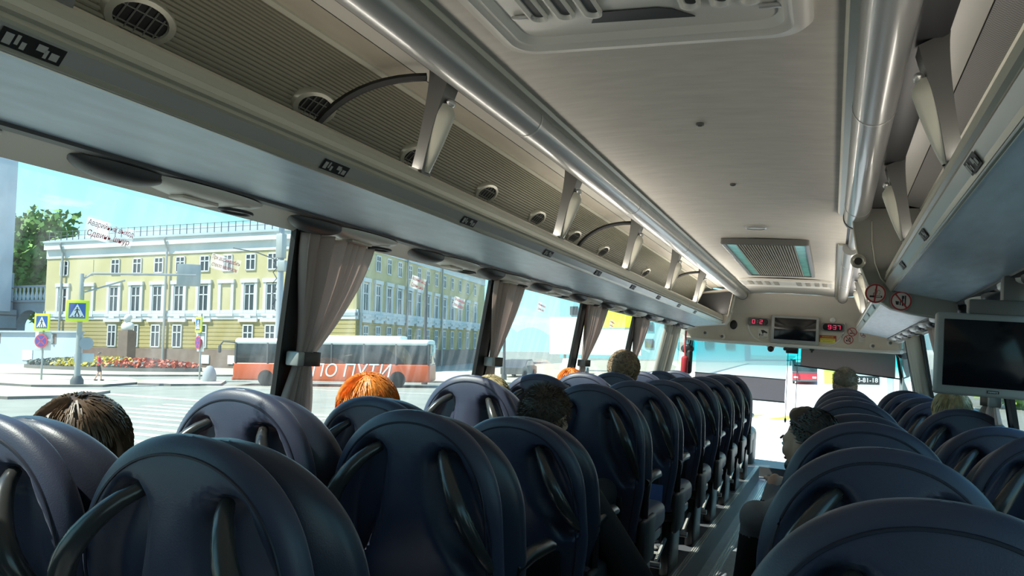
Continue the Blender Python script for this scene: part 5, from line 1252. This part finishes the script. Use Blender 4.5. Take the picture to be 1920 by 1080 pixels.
def headgeo(b, H, rot, sc=1.0):
    def E(c, r): b.ell(Vector(H) + rot @ (Vector(c) * sc), [k * sc for k in r], nu=20, nv=14, rot=rot)
    E((0, -0.012, 0.022), (0.074, 0.092, 0.088)); E((0, 0.018, -0.030), (0.060, 0.068, 0.078)); E((0, 0.048, -0.078), (0.034, 0.036, 0.030))
    E((0, 0.070, 0.012), (0.058, 0.022, 0.020)); E((0, 0.094, -0.022), (0.013, 0.020, 0.022)); E((0, 0.088, -0.004), (0.009, 0.014, 0.026))
    E((0, 0.080, -0.056), (0.024, 0.012, 0.010))
    for s in (-1, 1):
        E((s * 0.076, -0.008, -0.018), (0.010, 0.020, 0.032)); E((s * 0.042, 0.058, -0.026), (0.024, 0.022, 0.024))
def body_mesh(name, geo, paint, mats, parent, vox=0.011):
    b = MB(); geo(b); me = bpy.data.meshes.new('tmp'); me.from_pydata([tuple(p) for p in b.v], [], b.f)
    bm = bmesh.new(); bm.from_mesh(me); bmesh.ops.recalc_face_normals(bm, faces=bm.faces[:]); bm.to_mesh(me); bm.free()
    o = bpy.data.objects.new('tmp', me); COL.objects.link(o)
    r = o.modifiers.new('r', 'REMESH'); r.mode = 'VOXEL'; r.voxel_size = vox; r.use_smooth_shade = True
    q = o.modifiers.new('s', 'SMOOTH'); q.factor = 0.5; q.iterations = 4
    dg = bpy.context.evaluated_depsgraph_get(); dg.update()
    m2 = bpy.data.meshes.new_from_object(o.evaluated_get(dg)); bpy.data.objects.remove(o); bpy.data.meshes.remove(me)
    m2.name = name; m2.materials.clear()
    for k in mats: m2.materials.append(M[k])
    m2.polygons.foreach_set('use_smooth', [True] * len(m2.polygons))
    m2.polygons.foreach_set('material_index', [paint(p.center) for p in m2.polygons])
    n = bpy.data.objects.new(name, m2); COL.objects.link(n); n.parent = parent; ORG[n.name] = Vector((0, 0, 0)); return n
def facebits(parent, H, rot, sc=1.0, hairm='hair_black', beard=False):
    H = Vector(H)
    for s in (-1, 1):
        b = MB(); b.ell(H + rot @ (Vector((s * 0.031, 0.076, -0.006)) * sc), (0.012 * sc,) * 3, nu=12, nv=8); b.ell(H + rot @ (Vector((s * 0.031, 0.0875, -0.006)) * sc), (0.0045 * sc,) * 3, m=1, nu=8, nv=6); b.build('eye', ['eye', 'ink'], parent)
        b = MB(); b.tube([H + rot @ (Vector((s * x, 0.088 - 1.6 * (x - 0.03) ** 2 * 8 , 0.016 + z)) * sc) for x, z in ((0.014, 0), (0.03, 0.004), (0.048, -0.003))], 0.004 * sc, 6); b.build('eyebrow', hairm, parent)
    b = MB(); b.ell(H + rot @ (Vector((0, 0.089, -0.057)) * sc), (0.022 * sc, 0.006 * sc, 0.007 * sc), nu=12, nv=8, rot=rot); b.build('mouth', 'lip', parent)
    if beard:
        b = MB(); b.ell(H + rot @ (Vector((0, 0.052, -0.082)) * sc), (0.042 * sc, 0.042 * sc, 0.032 * sc), nu=16, nv=10, rot=rot); b.build('beard', hairm, parent)
def hair(parent, H, rot, m, style, n=700, sc=1.0, seed=1, ln=0.16, cover=-0.25, thick=0.0022):
    rnd = random.Random(seed); H = Vector(H); b = MB()
    R0 = Vector((0.083, 0.101, 0.094)) * sc; C0 = Vector((0, -0.014, 0.026)) * sc
    def S(d, k=1.0): return C0 + Vector((d.x * R0.x, d.y * R0.y, d.z * R0.z)) * k
    # scalp shell with uneven surface
    vs = []; fs = []; nu, nv = 40, 22
    for j in range(nv + 1):
        for i in range(nu):
            ph = 2 * PI * i / nu; back = 0.5 - 0.5 * math.sin(ph)          # 1 at the back of the head
            lim = PI * ((0.22 if style == 'quiff' else 0.36) + 0.30 * back ** 0.8 + (0.06 if style == 'long' else 0) )
            th = lim * j / nv
            d = Vector((math.sin(th) * math.cos(ph), math.sin(th) * math.sin(ph), math.cos(th)))
            amp = {'buzz': 0.012, 'long': 0.05, 'curl': 0.11, 'short': 0.06, 'quiff': 0.05, 'thin': 0.0}[style]
            k = 1.0 + amp * noise.noise(d * (6 if style != 'curl' else 9)) + (0.03 if style in ('long', 'curl', 'quiff') else 0)
            if style == 'quiff': k += 0.20 * max(0, d.y) * max(0, d.z) * 2
            if j == nv: k -= 0.05
            vs.append(H + rot @ S(d, k))
    for j in range(nv):
        for i in range(nu): fs.append((j * nu + i, j * nu + (i + 1) % nu, (j + 1) * nu + (i + 1) % nu, (j + 1) * nu + i))
    b.add(vs, fs)
    crown = Vector((0.1, -0.35, 0.93)).normalized()
    for i in range(n):
        while True:
            d = Vector((rnd.gauss(0, 1), rnd.gauss(0, 1), rnd.gauss(0, 1))).normalized()
            if d.z > cover - 0.5 * max(0, -d.y) + (1.35 if style == 'quiff' else 0.75) * max(0, d.y): break
        tg = (d - crown); tg -= d * tg.dot(d); tg = tg.normalized() if tg.length > 1e-3 else Vector((1, 0, 0))
        P = []; k = 6
        L = ln * (0.7 + 0.6 * rnd.random()); ax = Vector((rnd.gauss(0, 1), rnd.gauss(0, 1), rnd.gauss(0, 1))) * 0.3
        if style == 'curl':
            u = d.orthogonal().normalized(); w = d.cross(u); ph = rnd.random() * 6
            for q in range(9):
                a = ph + q * 0.9; P.append(H + rot @ (S(d, 1.02 + 0.02 * q) + (u * math.cos(a) + w * math.sin(a)) * 0.012 * sc))
        elif style in ('buzz', 'thin'):
            P = [H + rot @ S(d, 1.0), H + rot @ (S(d, 1.0) + (d + tg * 0.6 + ax * 0.5) * L * 0.12)]
        elif style == 'quiff':
            tq = Vector((0.12, 1.0, 0.12)); tq -= d * tq.dot(d); tq *= 0.8
            for q in range(k): P.append(H + rot @ (S(d, 1.04 + 0.012 * q) + (tq + ax * 0.25) * L * 0.12 * q + d * (-0.0016 * q * q)))
        else:
            for q in range(k):
                e = (d + (tg + ax * 0.25) * (L / 0.095) * q / (k - 1) * 0.55).normalized()
                if (d + tg).z < -0.4 or e.z < -0.35:
                    P.append((P[-1] if P else H + rot @ S(d)) + Vector((0, 0, -0.018 * sc)))
                else: P.append(H + rot @ S(e, 1.045 + 0.035 * rnd.random() + 0.02 * math.sin(3 * q)))
        w0 = thick * sc * (0.7 + 0.7 * rnd.random()); b.tube(P, [w0 * (1 - 0.75 * q / (len(P) - 1)) for q in range(len(P))], 3)
    return b.build('hair', m, parent, smooth=70)
def rotz(yaw, pitch=0, roll=0): return Matrix.Rotation(R_(yaw), 3, 'Z') @ Matrix.Rotation(R_(pitch), 3, 'X') @ Matrix.Rotation(R_(roll), 3, 'Y')
def seated(label, hx, hy, hz, top, trousers, hairm, style, yaw=0, pitch=0, n=600, seed=1, ln=0.16, cover=-0.25, elbow=0.0, beard=False, sc=1.0, thick=0.0022, roll=0, lx=0.0):
    # hz is the height of the head's centre; the figure sits on the cushion at PZ + 0.46
    t = thing('person', label, 'person', (hx, hy, PZ)); zs = PZ + 0.56
    H = (0, 0, hz - PZ); rot = rotz(yaw, pitch, roll); zc_ = zs - PZ
    sh = H[2] - 0.245
    def geo(b):
        headgeo(b, H, rot, sc)
        cap(b, (0, -0.012, H[2] - 0.06), (0, 0.01, sh + 0.03), 0.052, 0.060)
        b.ell((0, 0.02, sh - 0.02), (0.165, 0.085, 0.085)); b.ell((0, 0.055, sh - 0.14), (0.155, 0.105, 0.17)); b.ell((0, 0.105, (sh + zc_) / 2 - 0.06), (0.135, 0.105, 0.20)); b.ell((0, 0.15, zc_ + 0.02), (0.165, 0.12, 0.11))
        for s in (-1, 1):
            e = elbow if s > 0 else 0.0
            S_ = (s * 0.165, 0.025, sh - 0.035); El = (s * (0.205 + e), 0.12, sh - 0.30); Wr = (s * (0.13 - e * 1.1), 0.36 - e * 0.9, zc_ + 0.13 - e * 0.3)
            b.ell(S_, (0.062, 0.062, 0.062)); cap(b, S_, El, 0.054 + e * 0.12, 0.043 + e * 0.2); cap(b, El, Wr, 0.043 + e * 0.2, 0.028)
            hand(b, Wr, (Vector((s * 0.10, 0.48, zc_ + 0.12)) - Vector(Wr)) if e == 0 else (-0.8, 0.35, -0.15), s, (0, 0, -1))
            K = (s * 0.11, 0.46, zc_ + 0.02); cap(b, (s * 0.085, 0.15, zc_ + 0.01), K, 0.082, 0.058); cap(b, K, (s * 0.11, 0.42, 0.10), 0.056, 0.038); b.ell((s * 0.11, 0.45, 0.045), (0.045, 0.12, 0.042))
    zsk = sh + 0.045
    geo0 = geo
    def geo(b):
        geo0(b); b.v = [(x + lx * sm(H[2] - 0.10, sh - 0.05, z) if z < H[2] - 0.10 else x, y, z) for x, y, z in b.v]
    def paint(c):
        if c.z > zsk: return 0
        if c.z < 0.09: return 3
        if c.y > (0.365 if not elbow else 0.25) and c.z > zc_ + 0.075 and abs(c.x - lx) < (0.22 if not elbow else 0.07): return 0
        if c.z < zc_ + 0.06 and (c.y > 0.12 or c.z < zc_ - 0.03): return 2
        return 1
    o = body_mesh('body', geo, paint, ['skin', top, trousers, 'rubber'], t)
    facebits(t, H, rot, sc, hairm, beard)
    hair(t, H, rot, hairm, style, n, sc, seed, ln, cover, thick)
    return t
seated('passenger with short cropped dark hair in a black jacket, seen from behind beside the aisle', -0.485, 2.73, -0.258, 'cl_black', 'cl_black', 'hair_buzz', 'buzz', yaw=-4, n=2600, ln=0.10, seed=3, elbow=0.13, cover=-0.45, thick=0.0010)
seated('passenger with bright orange bobbed hair by the window, seen from behind', -1.10, 2.55, -0.298, 'cl_green', 'cl_blue', 'hair_orange', 'long', n=1900, ln=0.20, seed=5, sc=1.22, lx=0.13)
seated('passenger with tousled brown hair by the rear left window, seen from behind', -1.05, 1.30, -0.318, 'cl_grey', 'cl_blue', 'hair_brown', 'long', n=1300, ln=0.17, seed=8, sc=1.12, yaw=15, lx=0.11)
seated('passenger with fair sandy hair barely showing over the fourth left window seat', -0.93, 3.27, -0.272, 'cl_white', 'cl_blue', 'hair_blond', 'long', n=500, ln=0.15, seed=9)
seated('passenger with orange hair just showing above a seat top further forward', -1.085, 4.92, -0.255, 'cl_grey', 'cl_blue', 'hair_orange', 'long', n=500, ln=0.15, seed=10, lx=0.15)
seated('passenger with curly fair brown hair standing out above the left seats', -0.93, 5.68, -0.150, 'cl_grey', 'cl_blue', 'hair_curl', 'curl', n=900, seed=11, sc=1.2, thick=0.0035)
seated('man with swept dark hair turned to the left, forehead and brow showing beside the aisle', 0.395, 3.00, -0.272, 'cl_grey', 'cl_black', 'hair_black', 'quiff', yaw=55, pitch=-2, n=1100, ln=0.085, seed=12, beard=True, cover=-0.1)
seated('balding man with thin grey hair near the front on the right of the aisle', 0.555, 6.75, -0.125, 'cl_white', 'cl_black', 'hair_grey', 'thin', n=900, ln=0.10, seed=13, cover=-0.3, thick=0.001, sc=1.08)
seated('passenger with straight blond hair beside the right window under the television', 1.0, 4.42, -0.190, 'cl_green', 'cl_blue', 'hair_blond', 'long', n=900, ln=0.17, seed=14)

# pedestrian on the pavement opposite
t = thing('person', 'man in a red shirt and dark shorts walking on the pavement opposite', 'person', (-41.3, 36.0, GZ + 0.13), out=True, rz=R_(-35))
def geo(b):
    I3 = rotz(8); headgeo(b, (0, 0.02, 1.62), I3)
    cap(b, (0, 0, 1.56), (0, -0.01, 1.44), 0.052, 0.06)
    b.ell((0, -0.01, 1.38), (0.19, 0.10, 0.09)); b.ell((0, 0, 1.24), (0.175, 0.115, 0.18)); b.ell((0, 0, 1.05), (0.15, 0.11, 0.18)); b.ell((0, 0, 0.92), (0.165, 0.12, 0.12))
    for s in (-1, 1):
        S_ = (s * 0.185, -0.01, 1.37); El = (s * 0.235, -0.05 * s - 0.02, 1.10); Wr = (s * 0.22, 0.10 + 0.04 * s, 0.90)
        b.ell(S_, (0.062, 0.062, 0.062)); cap(b, S_, El, 0.052, 0.042); cap(b, El, Wr, 0.042, 0.028); hand(b, Wr, (0, 0.4, -0.9), s, (-s, 0.0, 0))
        K = (s * 0.10, 0.06 + 0.06 * s, 0.50); A = (s * 0.10, -0.02 + 0.16 * s, 0.09); cap(b, (s * 0.09, 0, 0.90), K, 0.088, 0.058); cap(b, K, A, 0.056, 0.036); b.ell((A[0], A[1] + 0.06, 0.045), (0.045, 0.13, 0.045))
def paint(c):
    if c.z > 1.46: return 0
    if c.z < 0.09: return 3
    if abs(c.x) > 0.19 and c.z < 1.16: return 0
    if c.z > 0.93: return 1
    return 2 if c.z > 0.56 else 0
body_mesh('body', geo, paint, ['skin', 'redcloth', 'blackcloth', 'rubber'], t)
I3 = rotz(8); facebits(t, (0, 0.02, 1.62), I3); hair(t, (0, 0.02, 1.62), I3, 'hair_grey', 'short', 120, 1.0, 4, 0.05)
